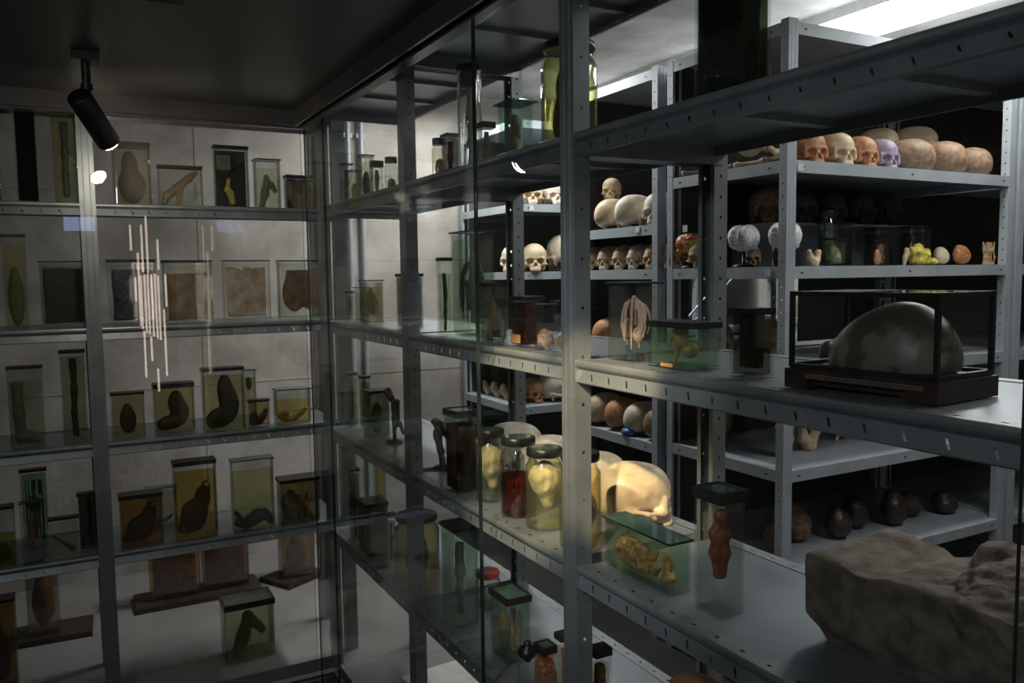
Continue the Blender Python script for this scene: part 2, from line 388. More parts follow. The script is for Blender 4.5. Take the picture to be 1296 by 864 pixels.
POST = post_mesh(2.53); POSTN = post_mesh(2.53,pitch=.11); SHELVES = {}
def shelf(parent, L, D, loc, rotz=0):
    k = (round(L,3),round(D,3))
    if k not in SHELVES: SHELVES[k] = (tray_mesh(L,D), beam_mesh(L))
    t, b = SHELVES[k]
    s = link_mesh('shelf', t, M['steel_tray'], parent, loc, rotz)
    link_mesh('front_beam', b, M['steel'], s, (0,0,0))
    link_mesh('back_beam', b, M['steel'], s, (L,D,0), PI).scale = (1,1,.45)
    return s
LV = (2.092,1.589,1.1125,.6475)
ZT = 2.52
DP = .44
r = empty('metal_rack', (1,1.553,0), 0, 'long blue-grey perforated metal rack along the right, holding jars, skull and stone block', 'rack')
for ypost in (.487,1.553,2.585,3.617):
    link_mesh('post', POSTN if ypost<2 else POST, M['steel'], r, (-.004, ypost+.058-1.553, 0), -PI/2)
    link_mesh('post', POST, M['steel'], r, (DP+.004, ypost-1.553, 0), PI/2)
for ya,yb in ((1.553,.545),(2.585,1.611),(3.617,2.643),(.487,-.45)):
    for z in LV+(ZT,):
        shelf(r, ya-yb, DP, (0, ya-1.553, z), -PI/2)
r = empty('metal_rack', (.116,3.74,0), 0, 'dark metal rack across the far side, holding slab jars and preserved organs', 'rack')
for xp in (-.974,.058,1.09):
    link_mesh('post', POST, M['steel'], r, (xp-.116,-.004,0), 0)
    link_mesh('post', POST, M['steel'], r, (xp+.058-.116,DP+.004,0), PI)
for xa,xb in ((-.916,.058),(.116,1.09)):
    for z in LV+(ZT,): shelf(r, xb-xa, DP, (xa-.116,0,z))

# store racks behind
def srack(x0,x1,y0,y1,levels,top,label):
    r = empty('storage_rack', (x0,y0,0), 0, label, 'rack', 'storage racks behind the glass')
    W = x1-x0; D = y1-y0; pm = SHELVES.setdefault(('p',top), post_mesh(top,.05,.04))
    for x,y,a in ((0,0,0),(W-.05,0,0),(.05,D,PI),(W,D,PI)): link_mesh('post', pm, M['pale_steel'], r, (x,y,0), a)
    mb = MB(); h = .048
    mb.box(.002,W-.002,.002,D-.002,-.004,0)
    for a in ((.004,W-.004,.001,.004),(.004,W-.004,D-.004,D-.001)): mb.box(*a,-h,-.001)
    for a in ((.001,.004,.004,D-.004),(W-.004,W-.001,.004,D-.004)): mb.box(*a,-h,-.001)
    for x in (.09,W*.5,W-.09): mb.box(x-.007,x+.007,.0,.0015,-.028,-.022,1)
    for y in (.09,D-.09): mb.box(0,.0015,y-.007,y+.007,-.028,-.022,1)
    me = mb.mesh('shelf')
    for z in levels+(top-.01,): link_mesh('shelf', me, [M['pale_steel'],M['black']], r, (0,0,z))
    return r
RA = srack(2.45,3.93,2.31,3.03,(2.21,1.80,1.39,.99,.58,.17),2.74,'pale grey storage rack with a near corner post and skulls along its top shelf')
RB = srack(2.45,3.93,3.10,3.82,(2.01,1.80,1.39,.96,.5),2.74,'storage rack directly behind the corner-post rack, rows of light skulls along its end')
RC = srack(2.45,3.93,4.48,5.30,(2.22,1.80,1.39,.95,.5),2.74,'farthest storage rack next to the concrete wall, holding jaws and a few skulls')
RD = srack(3.96,5.44,2.31,3.03,(2.21,1.80,1.39,.99,.58,.17),2.74,'storage rack at the right picture edge, continuing the corner-post rack')
RE = srack(3.96,5.44,4.48,5.30,(2.22,1.80,1.39,.95,.5),2.74,'dim storage rack far behind the shelf of jars, deep in the store')
# raised step inside the corner rack
mb = MB(); mb.box(0,1.05,0,.28,.19,.2); mb.box(0,.02,0,.28,0.001,.19); mb.box(1.03,1.05,0,.28,0.001,.19); mb.box(0,1.05,.26,.28,0.001,.19)
tag(mb.build('shelf_riser', M['pale_steel'], None, (2.78,2.70,1.801)), 'low grey metal riser under the brown skulls behind the white brain casts', 'shelf riser')
for k,(x,y,z,a) in enumerate(((2.4485,2.90,1.985,-PI/2),(2.56,4.478,2.20,0),(2.52,2.308,2.19,0),(2.4485,2.40,1.785,-PI/2),(2.4485,3.25,2.0,-PI/2))):
    mb = MB(); mb.box(-.016,.016,-.0015,0,-.022,.008)
    p = mb.build('shelf_tag', M['paper'], None, (x,y,z), a)
    tag(p, 'small white paper tag on '+('the riser edge beside the painted brain','the upper shelf edge of the farthest rack','the top shelf edge beside the corner post','the middle shelf end left of the corner post','the upper shelf end below light skulls')[k], 'tag', 'paper tags on shelf edges')
# fluorescent fixtures in the store
for k,((x,y,z),sx,sy,p) in enumerate(FIX):
    t = empty('ceiling_light', (x,y,3.05), 0, ('large bright fluorescent panel on the ceiling above the corner rack','narrow fluorescent tube light far back on the right ceiling','fluorescent light by the concrete wall, above the top shelf panel','narrow fluorescent light over the passage between storage racks','fluorescent light over the store beside the nearest shelves')[k], 'ceiling light', 'fluorescent lights in the store')
    mb = MB(); mb.box(-sx/2,sx/2,-sy/2,sy/2,-.05,0); mb.build('housing', M['paper'], t)
    mb = MB(); mb.box(-sx/2+.01,sx/2-.01,-sy/2+.01,sy/2-.01,-.065,-.05); mb.build('diffuser', emit_mat('lit_diffuser',(1,.98,.95),9), t)

# gallery track spotlight (the black one under the ceiling)
lens = Vector((.147,3.137,2.245)); aim = (Vector((.80,3.95,1.65))-lens).normalized()
aim = (lens-Vector((.055,3.0,2.375))).normalized()
t = empty('track_spotlight', (.085,3.0,2.5), 0, 'black cylindrical track spotlight hanging from the dark ceiling, tilted down to the right', 'spotlight')
mb = MB(); mb.box(-.04,.04,-.04,.04,-.028,0); mb.build('mounting_plate', M['black'], t)
mb = MB(); mb.lathe([(.013,-.10),(.013,-.028)],14); mb.lathe([(.018,-.115),(.018,-.095)],14); mb.build('stem', M['black'], t)
q = aim.to_track_quat('Z','Y'); tail = lens-aim*.20
mb = MB(); mb.lathe([(.0,-.002),(.034,0),(.038,.006),(.038,.198),(.0355,.2005)],32)
me = mb.mesh('lamp_body', Matrix.Translation(tail-Vector((.085,3.0,2.5))) @ q.to_matrix().to_4x4()); link_mesh('lamp_body', me, M['black'], t)
mb = MB(); mb.lathe([(.034,.2005),(.030,.206),(.020,.211),(.009,.213),(0,.2135)],24)
me = mb.mesh('lens', Matrix.Translation(tail-Vector((.085,3.0,2.5))) @ q.to_matrix().to_4x4()); link_mesh('lens', me, emit_mat('lit_lens',(1,.86,.68),220), t)

# hanging rod light and a wall screen in the gallery, both seen mirrored in the glass
H0 = Vector((.72,-1.5,0))
t = empty('rod_light', (.72,-1.5,2.5), 0, 'hanging cluster of thin glowing vertical rods, mirrored in the far glass', 'pendant light')
mb = MB(); mb.box(-.22,.22,-.05,.05,-.02,0); mb.build('canopy', M['black'], t)
rods = [(172,275,307),(179,310,404),(184,275,335),(190,263,337),(202,293,332),(209,338,380),(175,342,372),(181,340,408),(185,338,413),(189,338,415),(193,338,418),(197,337,421),(201,340,423),(206,383,470),(182,410,470),(190,418,450),(196,460,490)]
rm = emit_mat('glowing_rod', (1,.80,.66), 5.5)
DV = 3.665*2+1.5
for i,(px,ya,yb) in enumerate(rods):
    X = (px-192)*.0079; z1 = 1.78+(345-ya)*.00765; z0 = 1.78+(345-yb)*.00765
    mb = MB(); yy = .02*((i%3)-1)
    mb.lathe([(.0001,z0-2.5),(.0095,z0-2.5),(.0095,z1-2.5),(.0001,z1-2.5)],8); rd = mb.build('rod', rm, t, (X,yy,0))
    mb = MB(); mb.tube([(0,0,z1-2.5),(0,0,-.02)], .0008, 4); link_mesh('wire', mb.mesh('wire'), M['black'], rd)
t = empty('wall_screen', (.145,-2.9,2.40), 0, 'small glowing blue-white screen, mirrored in the far glass', 'screen')
mb = MB(); mb.box(-.2,.2,-.03,0,-.15,.15); mb.build('casing', M['black'], t)
mb = MB(); mb.box(-.15,.15,.0,.004,-.075,.075); mb.build('display', emit_mat('lit_display',(.42,.50,1),3.2), t)


# ================================================================ SPECIMEN SHAPES  (w wide, d deep, h high, standing on z=0, centred)
def mk(w,d,h,res=46,pad=.004):
    return SDF((-w/2-pad,-d/2-pad,-pad),(w/2+pad,d/2+pad,h+pad),res)
def sp_organ(w,d,h,seed=0):
    rs = np.random.RandomState(seed); s = mk(w,d,h)
    s.add(s.ell((0,0,h*.42),(w*.42,d*.4,h*.40)))
    for i in range(5):
        s.add(s.ell(((rs.rand()-.5)*w*.45,(rs.rand()-.5)*d*.2,h*(.25+.5*rs.rand())),(w*.22,d*.28,h*.2)), .012)
    s.rough(min(w,h)*.012, 90, seed); return s.mesh('specimen')
def sp_pear(w,d,h,seed=0):
    s = mk(w,d,h); s.add(s.ell((0,0,h*.33),(w*.44,d*.4,h*.32))); s.add(s.ell((-w*.05,0,h*.72),(w*.26,d*.3,h*.26)),.02)
    s.rough(.0018,90,seed); return s.mesh('specimen')
def sp_foot(w,d,h,seed=0):
    s = mk(w,d,h); r = min(w*.2,d*.42)
    s.path([(-w*.26,0,h*.97),(-w*.24,0,h*.5),(-w*.2,0,h*.2)],[r*1.0,r*.85,r*.9],.02)
    s.path([(-w*.24,0,h*.12),(w*.1,0,h*.12),(w*.38,0,h*.07)],[r*.95,r*.85,r*.5],.02)
    for i in range(5): s.add(s.cap((w*.36,d*(-.25+.12*i),h*.05),(w*.44,d*(-.25+.12*i),h*.045),r*.22,r*.18),.004)
    s.rough(.001,100,seed); return s.mesh('specimen')
def sp_fatfoot(w,d,h,seed=0):
    s = mk(w,d,h); s.add(s.ell((w*.06,0,h*.68),(w*.22,d*.4,h*.30))); s.add(s.ell((w*.18,0,h*.42),(w*.24,d*.42,h*.3)),.02)
    s.add(s.ell((-w*.12,0,h*.19),(w*.36,d*.42,h*.18)),.02); s.add(s.ell((-w*.34,0,h*.13),(w*.13,d*.3,h*.11)),.015)
    s.rough(.002,70,seed); return s.mesh('specimen')
def sp_branch(w,d,h,seed=0):
    s = mk(w,d,h); r = h*.085
    s.path([(-w*.42,0,h*.10),(-w*.34,0,h*.26),(-w*.05,0,h*.50),(w*.2,0,h*.72),(w*.42,0,h*.90)],[r,r*1.25,r*1.3,r*1.1,r*.75],.01)
    s.path([(-w*.02,0,h*.5),(-w*.03,0,h*.25),(-w*.05,0,h*.02)],[r*1.1,r*.85,r*.8],.01)
    s.rough(.0012,120,seed); return s.mesh('specimen')
def sp_lambda(w,d,h,seed=0):
    s = mk(w,d,h); r = w*.12
    s.path([(-w*.28,0,h*.05),(-w*.12,0,h*.38),(w*.02,0,h*.80)],[r*1.2,r*1.5,r*1.1],.012)
    s.path([(w*.0,0,h*.80),(w*.22,0,h*.60),(w*.36,0,h*.45)],[r*1.1,r,r*.9],.01)
    s.rough(.0015,120,seed); return s.mesh('specimen')
def sp_jaw(w,d,h,seed=0):
    s = mk(w,d,h); r = h*.13
    s.path([(-w*.40,0,h*.80),(-w*.30,0,h*.45),(0,0,h*.18),(w*.24,0,h*.40),(w*.36,0,h*.75)],[r*1.2,r*1.6,r*1.9,r*1.3,r*1.6],.012)
    s.rough(.002,110,seed); return s.mesh('specimen')
def sp_bird(w,d,h,seed=0):
    """torn pale cloth-like tissue above a hanging yellow lump"""
    s = mk(w,d,h); s.add(s.box((-w*.08,0,h*.76),(w*.30,d*.14,h*.2),.006)); s.rough(.004,60,seed); return s.mesh('specimen')
def sp_drop(w,d,h,seed=0):
    s = mk(w,d,h); s.path([(-w*.1,0,h*.95),(-w*.2,0,h*.6),(0,0,h*.45),(w*.12,0,h*.14)],[w*.16,w*.13,w*.22,w*.24],.01)
    s.path([(-w*.1,0,h*.6),(-w*.36,0,h*.55)],[w*.1,w*.06],.008); s.rough(.002,100,seed); return s.mesh('specimen')
def sp_snake(w,d,h,seed=0):
    s = mk(w,d,h); r = h*.2
    s.path([(-w*.44,0,h*.84),(-w*.36,0,h*.62),(-w*.40,0,h*.30),(-w*.24,0,h*.22),(-w*.08,0,h*.34),(w*.08,0,h*.62),(w*.28,0,h*.62),(w*.43,0,h*.30),(w*.44,0,h*.12)],
           [r*.6,r*.5,r*.9,r*1.0,r*1.2,r*1.35,r*1.2,r*1.0,r*.6],.012)
    s.add(s.ell((-w*.05,0,h*.3),(w*.3,d*.3,h*.24)),.02); s.rough(.0012,90,seed); return s.mesh('specimen')
def sp_fetus(w,d,h,seed=0):
    s = mk(w,d,h); s.add(s.ell((-w*.05,0,h*.35),(w*.36,d*.42,h*.30))); s.add(s.ell((w*.2,0,h*.66),(w*.2,d*.35,h*.22)),.02)
    s.path([(w*.24,0,h*.74),(w*.2,0,h*.92),(w*.36,0,h*.96)],[w*.07,w*.045,w*.03]); s.path([(w*.3,0,h*.74),(w*.4,0,h*.9)],[w*.06,w*.03])
    s.path([(-w*.34,0,h*.3),(-w*.44,0,h*.12),(-w*.2,0,h*.06)],[w*.1,w*.07,w*.05]); s.rough(.002,80,seed); return s.mesh('specimen')
def sp_slab(w,d,h,seed=0,notch=0):
    s = mk(w,d,h,60); s.add(s.box((0,0,h*.5),(w*.47,d*.45,h*.48),.006))
    if notch: [s.sub(s.cap((q*w*.30,0,h*1.05),(0,0,h*.90),w*.05,w*.03),.012) for q in (-1,1)]
    s.rough(.0016,60,seed)
    # relief of lungs or muscles on both faces
    rs = np.random.RandomState(seed)
    for sgn in (-1,1):
        for cx in (-.22,.22): s.add(s.ell((cx*w,sgn*d*.36,h*(.45+.1*rs.rand())),(w*.17,d*.22,h*.3)),.006)
    return s.mesh('specimen')
def sp_slabround(w,d,h,seed=0):
    s = mk(w,d,h,60); s.add(s.ell((-w*.2,0,h*.44),(w*.27,d*.45,h*.34))); s.add(s.ell((w*.2,0,h*.46),(w*.27,d*.45,h*.36)),.02)
    s.add(s.box((0,0,h*.62),(w*.36,d*.4,h*.3),.01),.02); s.rough(.002,60,seed); return s.mesh('specimen')
def sp_tree(w,d,h,seed=0):
    rs = np.random.RandomState(seed); s = mk(w,d,h,100)
    t = w*.030
    for i in range(13):
        a = (-.46+.92*i/12)*w; y = (rs.rand()-.5)*d*.7; top = h*(.9-.25*abs(a/w))
        low = h*(.06+.45*rs.rand())
        pts = [(a*.25,0,top-.04*h),(a*.7,y*.4,top),(a*.95,y*.8,top*.75+low*.25),(a*(.8+.3*rs.rand()),y,top*.4+low*.6),(a*(.7+.4*rs.rand()),y,low)]
        s.path(pts,[t*1.5,t*1.5,t*1.3,t*1.2,t*.7],.0012)
    s.path([(0,0,h*.92),(0,0,h*.5)],[t*2,t*2.4],.002)
    s.add(s.ell((w*.12,0,h*.32),(w*.16,d*.2,h*.13)),.004); s.add(s.ell((-w*.20,0,h*.42),(w*.12,d*.2,h*.16)),.004)
    s.sub(s.ell((w*.14,-d*.2,h*.36),(w*.05,d*.14,h*.05)))
    return s.mesh('specimen')
def sp_pair(w,d,h,seed=0):
    s = mk(w,d,h,52); r = h*.26
    s.add(s.ell((-w*.22,0,h*.66),(r,min(r,d*.45),r*1.05))); s.sub(s.ell((-w*.2,-d*.3,h*.64),(r*.3,r*.5,r*.5)))
    s.path([(-w*.2,0,h*.5),(-w*.24,0,h*.25),(-w*.3,0,h*.04)],[r*.3,r*.25,r*.3]); s.path([(-w*.1,0,h*.7),(w*.08,0,h*.55)],[r*.2,r*.15])
    s.add(s.ell((w*.22,0,h*.42),(r*1.05,min(r,d*.45),r)),.008); s.rough(.001,120,seed); return s.mesh('specimen')
def sp_tongue(w,d,h,seed=0):
    s = mk(w,d,h,60)
    s.path([(-w*.12,0,h*.12),(-w*.15,0,h*.40),(-w*.16,0,h*.66)],[w*.17,w*.23,w*.22],.012)
    s.path([(w*.12,0,h*.12),(w*.15,0,h*.40),(w*.16,0,h*.66)],[w*.17,w*.23,w*.22],.012)
    s.sub(s.cap((0,-d*.42,h*.1),(0,-d*.36,h*.6),w*.045),.006)
    for i,(x,z) in enumerate(((-.2,.74),(.2,.76),(0,.82),(-.12,.9),(.14,.92),(.3,.66),(-.32,.66))): s.add(s.ell((x*w,0,z*h),(w*.15,d*.25,h*.06)),.01)
    s.rough(.0016,110,seed); return s.mesh('specimen')
def sp_flap(w,d,h,seed=0):
    """crumpled lobed tissue lying on the jar floor"""
    rs = np.random.RandomState(seed); s = mk(w,d,h,84)
    s.path([(-w*.42,0,h*.62),(-w*.22,0,h*.55),(0,0,h*.38),(w*.14,0,h*.2)],[h*.20,h*.28,h*.30,h*.18],.012)
    s.add(s.ell((-w*.2,0,h*.22),(w*.28,d*.42,h*.2)),.01)
    for i in range(16): s.add(s.ell((-w*.44+w*.66*rs.rand(),(rs.rand()-.5)*d*.6,h*(.08+.6*rs.rand())),(w*.05,d*.2,h*.10)),.006)
    s.add(s.ell((w*.36,0,h*.16),(w*.10,d*.4,h*.16)),.008); s.add(s.ell((w*.30,d*.2,h*.5),(w*.06,d*.2,h*.3)),.008); s.add(s.ell((-w*.22,0,h*.86),(w*.13,d*.2,h*.1)),.01)
    s.rough(.0022,190,seed,4); return s.mesh('specimen')
def sp_brainhalf(w,d,h,seed=0):
    s = mk(w,d,h,56); s.add(s.ell((0,0,h*.64),(w*.47,d*.45,h*.34))); s.add(s.cap((w*.02,0,h*.42),(w*.08,0,h*.12),w*.30,w*.18),.02)
    s.sub(s.cap((0,-d*.45,h*.5),(w*.02,-d*.42,h*.86),w*.035),.01); s.rough(.0028,120,seed); return s.mesh('specimen')
def sp_legs(w,d,h,seed=0,n=3):
    s = mk(w,d,h,64)
    s.add(s.ell((-w*.22,0,h*.42),(w*.2,d*.3,h*.42)))
    for i in range(n-1):
        x = w*(.12+.24*i); s.path([(x,0,h*.04),(x*.96,0,h*.45),(x*1.0,0,h*.92)],[w*.05,w*.055,w*.085],.006)
        s.add(s.ell((x,0,h*.06),(w*.09,d*.15,h*.04)),.006)
    s.rough(.0012,110,seed); return s.mesh('specimen')
def sp_arm(w,d,h,seed=0):
    s = mk(w,d,h); r = min(w,d)*.22
    s.path([(0,0,h*.97),(w*.05,0,h*.62),(-w*.04,0,h*.34),(w*.02,0,h*.1)],[r*1.3,r*1.1,r*.9,r*1.2],.02)
    for i in range(4): s.add(s.cap((w*(-.12+.08*i),0,h*.12),(w*(-.2+.13*i),0,h*.03),r*.3,r*.24),.004)
    s.rough(.0016,90,seed); return s.mesh('specimen')
def sp_strands(w,d,h,seed=0):
    rs = np.random.RandomState(seed); s = mk(w,d,h,56)
    for i in range(6):
        x = w*(-.36+.14*i); pts = [(x+(rs.rand()-.5)*w*.05,(rs.rand()-.5)*d*.3,h*z) for z in (.03,.3,.6,.93)]
        s.path(pts,[w*.06,w*.045,w*.055,w*.04],.008)
    s.rough(.001,100,seed); return s.mesh('specimen')
def sp_bow(w,d,h,seed=0):
    s = mk(w,d,h); r = h*.13
    s.path([(-w*.38,0,h*.30),(-w*.2,0,h*.12),(w*.08,0,h*.18),(w*.3,0,h*.42),(w*.42,0,h*.66)],[r*1.6,r*1.8,r*1.3,r*1.1,r*.8],.012)
    s.add(s.ell((-w*.25,0,h*.5),(w*.16,d*.3,h*.16)),.015); s.rough(.0016,100,seed); return s.mesh('specimen')
def sp_spoon(w,d,h,seed=0):
    s = mk(w,d,h); s.path([(-w*.42,0,h*.75),(-w*.05,0,h*.48),(w*.3,0,h*.2)],[w*.06,w*.05,w*.13],.01); s.rough(.001,100,seed); return s.mesh('specimen')

# ================================================================ SKULLS
def skull_mesh(kind=0, seed=0):
    s = SDF((-.115,-.085,-.055 if kind==1 else -.004),(.115,.085,.155),74)
    s.add(s.ell((-.016,0,.084),(.090,.071,.070))); s.add(s.ell((.034,0,.092),(.052,.055,.050)),.03)
    s.add(s.ell((-.055,0,.055),(.052,.055,.045)),.02)
    if kind != 2:
        s.add(s.ell((.070,0,.070),(.018,.048,.011)),.012)
        s.add(s.ell((.064,0,.030),(.034,.033,.032)),.012)
        s.add(s.cap((.083,-.016,.008),(.083,.016,.008),.013),.01)
        for q in (-1,1):
            s.add(s.ell((.058,q*.049,.040),(.018,.012,.013)),.01)
            s.path([(.056,q*.056,.040),(.024,q*.069,.040),(-.008,q*.066,.044)],.0055,.006)
            s.add(s.ell((.066,q*.052,.058),(.007,.006,.022)),.008)
            s.add(s.cap((-.022,q*.055,.04),(-.014,q*.052,.012),.014,.008),.012)
            s.sub(s.ell((.040,q*.078,.066),(.024,.018,.026)),.012)
            s.sub(s.ell((.090,q*.030,.054),(.038,.0195,.0175)),.003)
        s.sub(s.ell((.100,0,.038),(.024,.0085,.012)),.004); s.sub(s.ell((.100,0,.030),(.024,.0115,.008)),.004); s.add(s.cap((.080,0,.062),(.090,0,.050),.006,.004),.006)
        for i in range(9):
            a = -1.15+2.3*i/8; s.add(s.cap((.065+.026*math.cos(a),.026*math.sin(a),.004),(.065+.026*math.cos(a),.026*math.sin(a),-.001),.0042),.002)
        s.sub(s.ell((.02,0,.0),(.035,.022,.022)),.01); s.sub(s.ell((-.02,0,.005),(.03,.03,.02)),.01)
    if kind == 1:
        for q in (-1,1):
            s.path([(.078,q*.012,-.034),(.062,q*.030,-.034),(.018,q*.045,-.026)],[.0125,.011,.010],.008)
            s.path([(.018,q*.045,-.024),(.004,q*.047,.012),(.002,q*.047,.026)],[.012,.009,.006],.008)
        s.add(s.cap((.080,-.012,-.036),(.080,.012,-.036),.013),.01)
        for i in range(9):
            a = -1.1+2.2*i/8; s.add(s.cap((.054+.028*math.cos(a),.028*math.sin(a),-.018),(.054+.028*math.cos(a),.028*math.sin(a),-.010),.0045),.002)
    s.rough(.0009,75,seed)
    me = s.mesh('skull')
    z0 = min(v.co.z for v in me.vertices)
    for v in me.vertices: v.co.z -= z0
    return me
SK = [skull_mesh(0,1), skull_mesh(1,2), skull_mesh(2,3)]
SKM = {}
def skull(x,y,z,rot,mat,label,kind=0,scale=1.0,group='skulls on the storage racks',tilt=0,roll=0,cat='skull'):
    if (kind,mat) not in SKM:
        me = SK[kind].copy(); me.materials.append(M[mat]); SKM[(kind,mat)] = me
    o = bpy.data.objects.new('skull', SKM[(kind,mat)]); COL.objects.link(o)
    o.location = (x,y,z+(.05*abs(math.sin(tilt)) if tilt else 0)); o.rotation_euler = (roll,tilt,rot); o.scale = (scale,)*3
    return tag(o, label, cat, group)

# ================================================================ JARS
def rrect(w,d,r,n=3):
    pts = []
    for cx,cy,a0 in ((w/2-r,d/2-r,0),(-w/2+r,d/2-r,PI/2),(-w/2+r,-d/2+r,PI),(w/2-r,-d/2+r,1.5*PI)):
        for k in range(n+1): a = a0+PI/2*k/n; pts.append((cx+r*math.cos(a),cy+r*math.sin(a)))
    return pts
CHECK = []
def jar(loc, w, d, h, label, spec=None, cyl=False, glass='jar', liq=None, fill=.88, milk=.06, lid='pitch', lidh=None,
        sm=None, smat=None, slab=None, sfrac=(.8,.8,.8), soff=(0,0,0), rotz=0, srot=0, back=None, label_strip=None, name='specimen_jar'):
    t = empty(name, loc, rotz, label, 'jar')
    lh = lidh if lidh else (.008 if not cyl else .016)
    hg = h-lh-.001
    mb = MB()
    if cyl:
        R = w/2; nk = .82 if lid != 'cork' else .97
        mb.lathe([(R*.90,0),(R*.98,.004),(R,.012),(R,hg*.80),(R*.97,hg*.85),(R*nk,hg*.91),(R*nk,hg*.97),(R*(nk+.04),hg*.975),(R*(nk+.04),hg)], 36)
    else:
        r = min(w,d)*.10; mb.prism(rrect(w,d,r), 0.0005, hg, False, caps=False); mb.add([(*p,.0005) for p in rrect(w,d,r)],[tuple(range(16))[::-1]])
        mb.add([(*p,.006) for p in rrect(w*.94,d*.94,r)],[tuple(range(16))])
    if min(w,d) > .05:
        q = .0035
        if cyl: mb.lathe([(R*.9-q,.006),(R-q,.014),(R-q,hg*.80),(R*.97-q,hg*.85),(R*nk-q,hg*.91),(R*nk-q,hg)], 36)
        else: mb.prism(rrect(w-2*q,d-2*q,r*.8), .006, hg, False, caps=False)
    mb.build('glass_body', M[glass], t)
    if liq:
        mb = MB()
        if cyl: mb.lathe([(w/2*.9,.008),(w/2*.94,.014),(w/2*.94,min(hg*.80,hg*fill)),(w/2*.90,hg*fill)] if fill>.8 else [(w/2*.9,.008),(w/2*.93,.014),(w/2*.93,hg*fill)], 32)
        else: mb.prism(rrect(w-.009,d-.009,min(w,d)*.09), .008, hg*fill, False)
        mb.build('preserving_liquid', liquid_mat(tuple(round(c**.6,3) for c in liq), milk), t)
    # closure
    mb = MB()
    if cyl:
        R = w/2*(.90 if lid!='cork' else 1.06)
        if lid == 'cork':
            mb.lathe([(w/2*.80,hg-.045),(w/2*.84,hg),(R,hg+.001),(R*1.02,h-.003),(R,h)],32)
        else: mb.lathe([(R,hg-.004),(R*1.03,hg-.002),(R*1.03,h-.004),(R*.98,h)],32)
        l = mb.build('lid', M['cork' if lid=='cork' else 'red_cap' if lid=='red' else 'tar'], t)
        if lid == 'pitchglass':
            mb = MB(); mb.lathe([(R*.80,h),(R*.80,h+.0012)],28); link_mesh('lid_pane', mb.mesh('lid_pane'), M['lidglass'], l)
    elif lid == 'pitchglass':
        W,D_,b = w+.004, d+.004, .007
        for a in ((-W/2,W/2,-D_/2,-D_/2+b),(-W/2,W/2,D_/2-b,D_/2),(-W/2,-W/2+b,-D_/2+b,D_/2-b),(W/2-b,W/2,-D_/2+b,D_/2-b)): mb.box(*a,hg-.006,h)
        l = mb.build('lid', M['tar'], t); mb = MB(); mb.box(-W/2+b,W/2-b,-D_/2+b,D_/2-b,h-.005,h-.002); link_mesh('lid_pane', mb.mesh('lid_pane'), M['lidglass'], l)
    elif lid == 'glass':
        mb.box(-w/2-.002,w/2+.002,-d/2-.002,d/2+.002,h-.004,h); l = mb.build('lid', M['lidglass'], t)
        mb = MB()
        for a in ((-w/2-.003,w/2+.003,-d/2-.003,-d/2-.001),(-w/2-.003,w/2+.003,d/2+.001,d/2+.003),(-w/2-.003,-w/2-.001,-d/2,d/2),(w/2+.001,w/2+.003,-d/2,d/2)): mb.box(*a,h-.0055,h-.002)
        link_mesh('sealing_rim', mb.mesh('sealing_rim'), M['tar'], l)
    elif lid == 'roof':
        W,D_ = w*1.25,d*1.25; z = h-.02
        mb.add([(-W/2,-D_/2,z),(W/2,-D_/2,z),(W/2,D_/2,z),(-W/2,D_/2,z),(0,0,h),(-W/2,-D_/2,z+.004),(W/2,-D_/2,z+.004),(W/2,D_/2,z+.004),(-W/2,D_/2,z+.004)],
               [(3,2,1,0),(5,6,4),(6,7,4),(7,8,4),(8,5,4),(0,1,6,5),(1,2,7,6),(2,3,8,7),(3,0,5,8)])
        mb.build('lid', M['lidglass'], t)
    elif lid == 'none': pass
    else:
        mb.prism(rrect(w+.004,d+.004,.004), hg-.002, h, False); mb.build('lid', M['cork' if lid in ('cork_flat','redbrown') else 'tar'], t)
    if back:
        mb = MB(); mb.box(-w*.45,w*.45,d*.32,d*.38,.010,hg*.97); mb.build('back_plate', M[back], t)
    if label_strip:
        a,b,c,e = label_strip; mb = MB(); mb.box(a*w,b*w,-d/2-.0016,-d/2-.0004,c,e); mb.build('paper_label', M['label_orange'], t)
    if sm:
        ax,ay,az = sfrac
        iw,idp,ih = w*ax, d*ay, hg*az
        me = sm(iw,idp,ih) if not isinstance(sm,tuple) else sm[0](iw,idp,ih,*sm[1:])
        q = Matrix.Rotation(rotz,3,'Z') @ Vector((soff[0]*w, soff[1]*d, .0085+soff[2]*hg))
        o = link_mesh('specimen', me, M[smat], None, Vector(loc)+q, rotz+srot); tag(o, slab, 'specimen')
    return t
RZ = -PI/2
def rj(x,y,z,w,d,h,*a,**k): return jar((x,y,z),w,d,h,*a,rotz=RZ,**k)
def lj(x,y,z,w,d,h,*a,**k): return jar((x,y,z),w,d,h,*a,**k)
YL=(.92,.86,.48); PY=(.93,.91,.68); GR=(.80,.92,.80); AM=(.55,.20,.05); BR=(.50,.33,.14); CL=(.95,.95,.90); DK=(.18,.10,.05); OL=(.72,.70,.42); AMD=(.82,.60,.20); GD=(.15,.28,.20)
S1,S2,S3,S4 = 2.0925,1.5895,1.113,.648
SB = -.0015   # jars standing on the tray

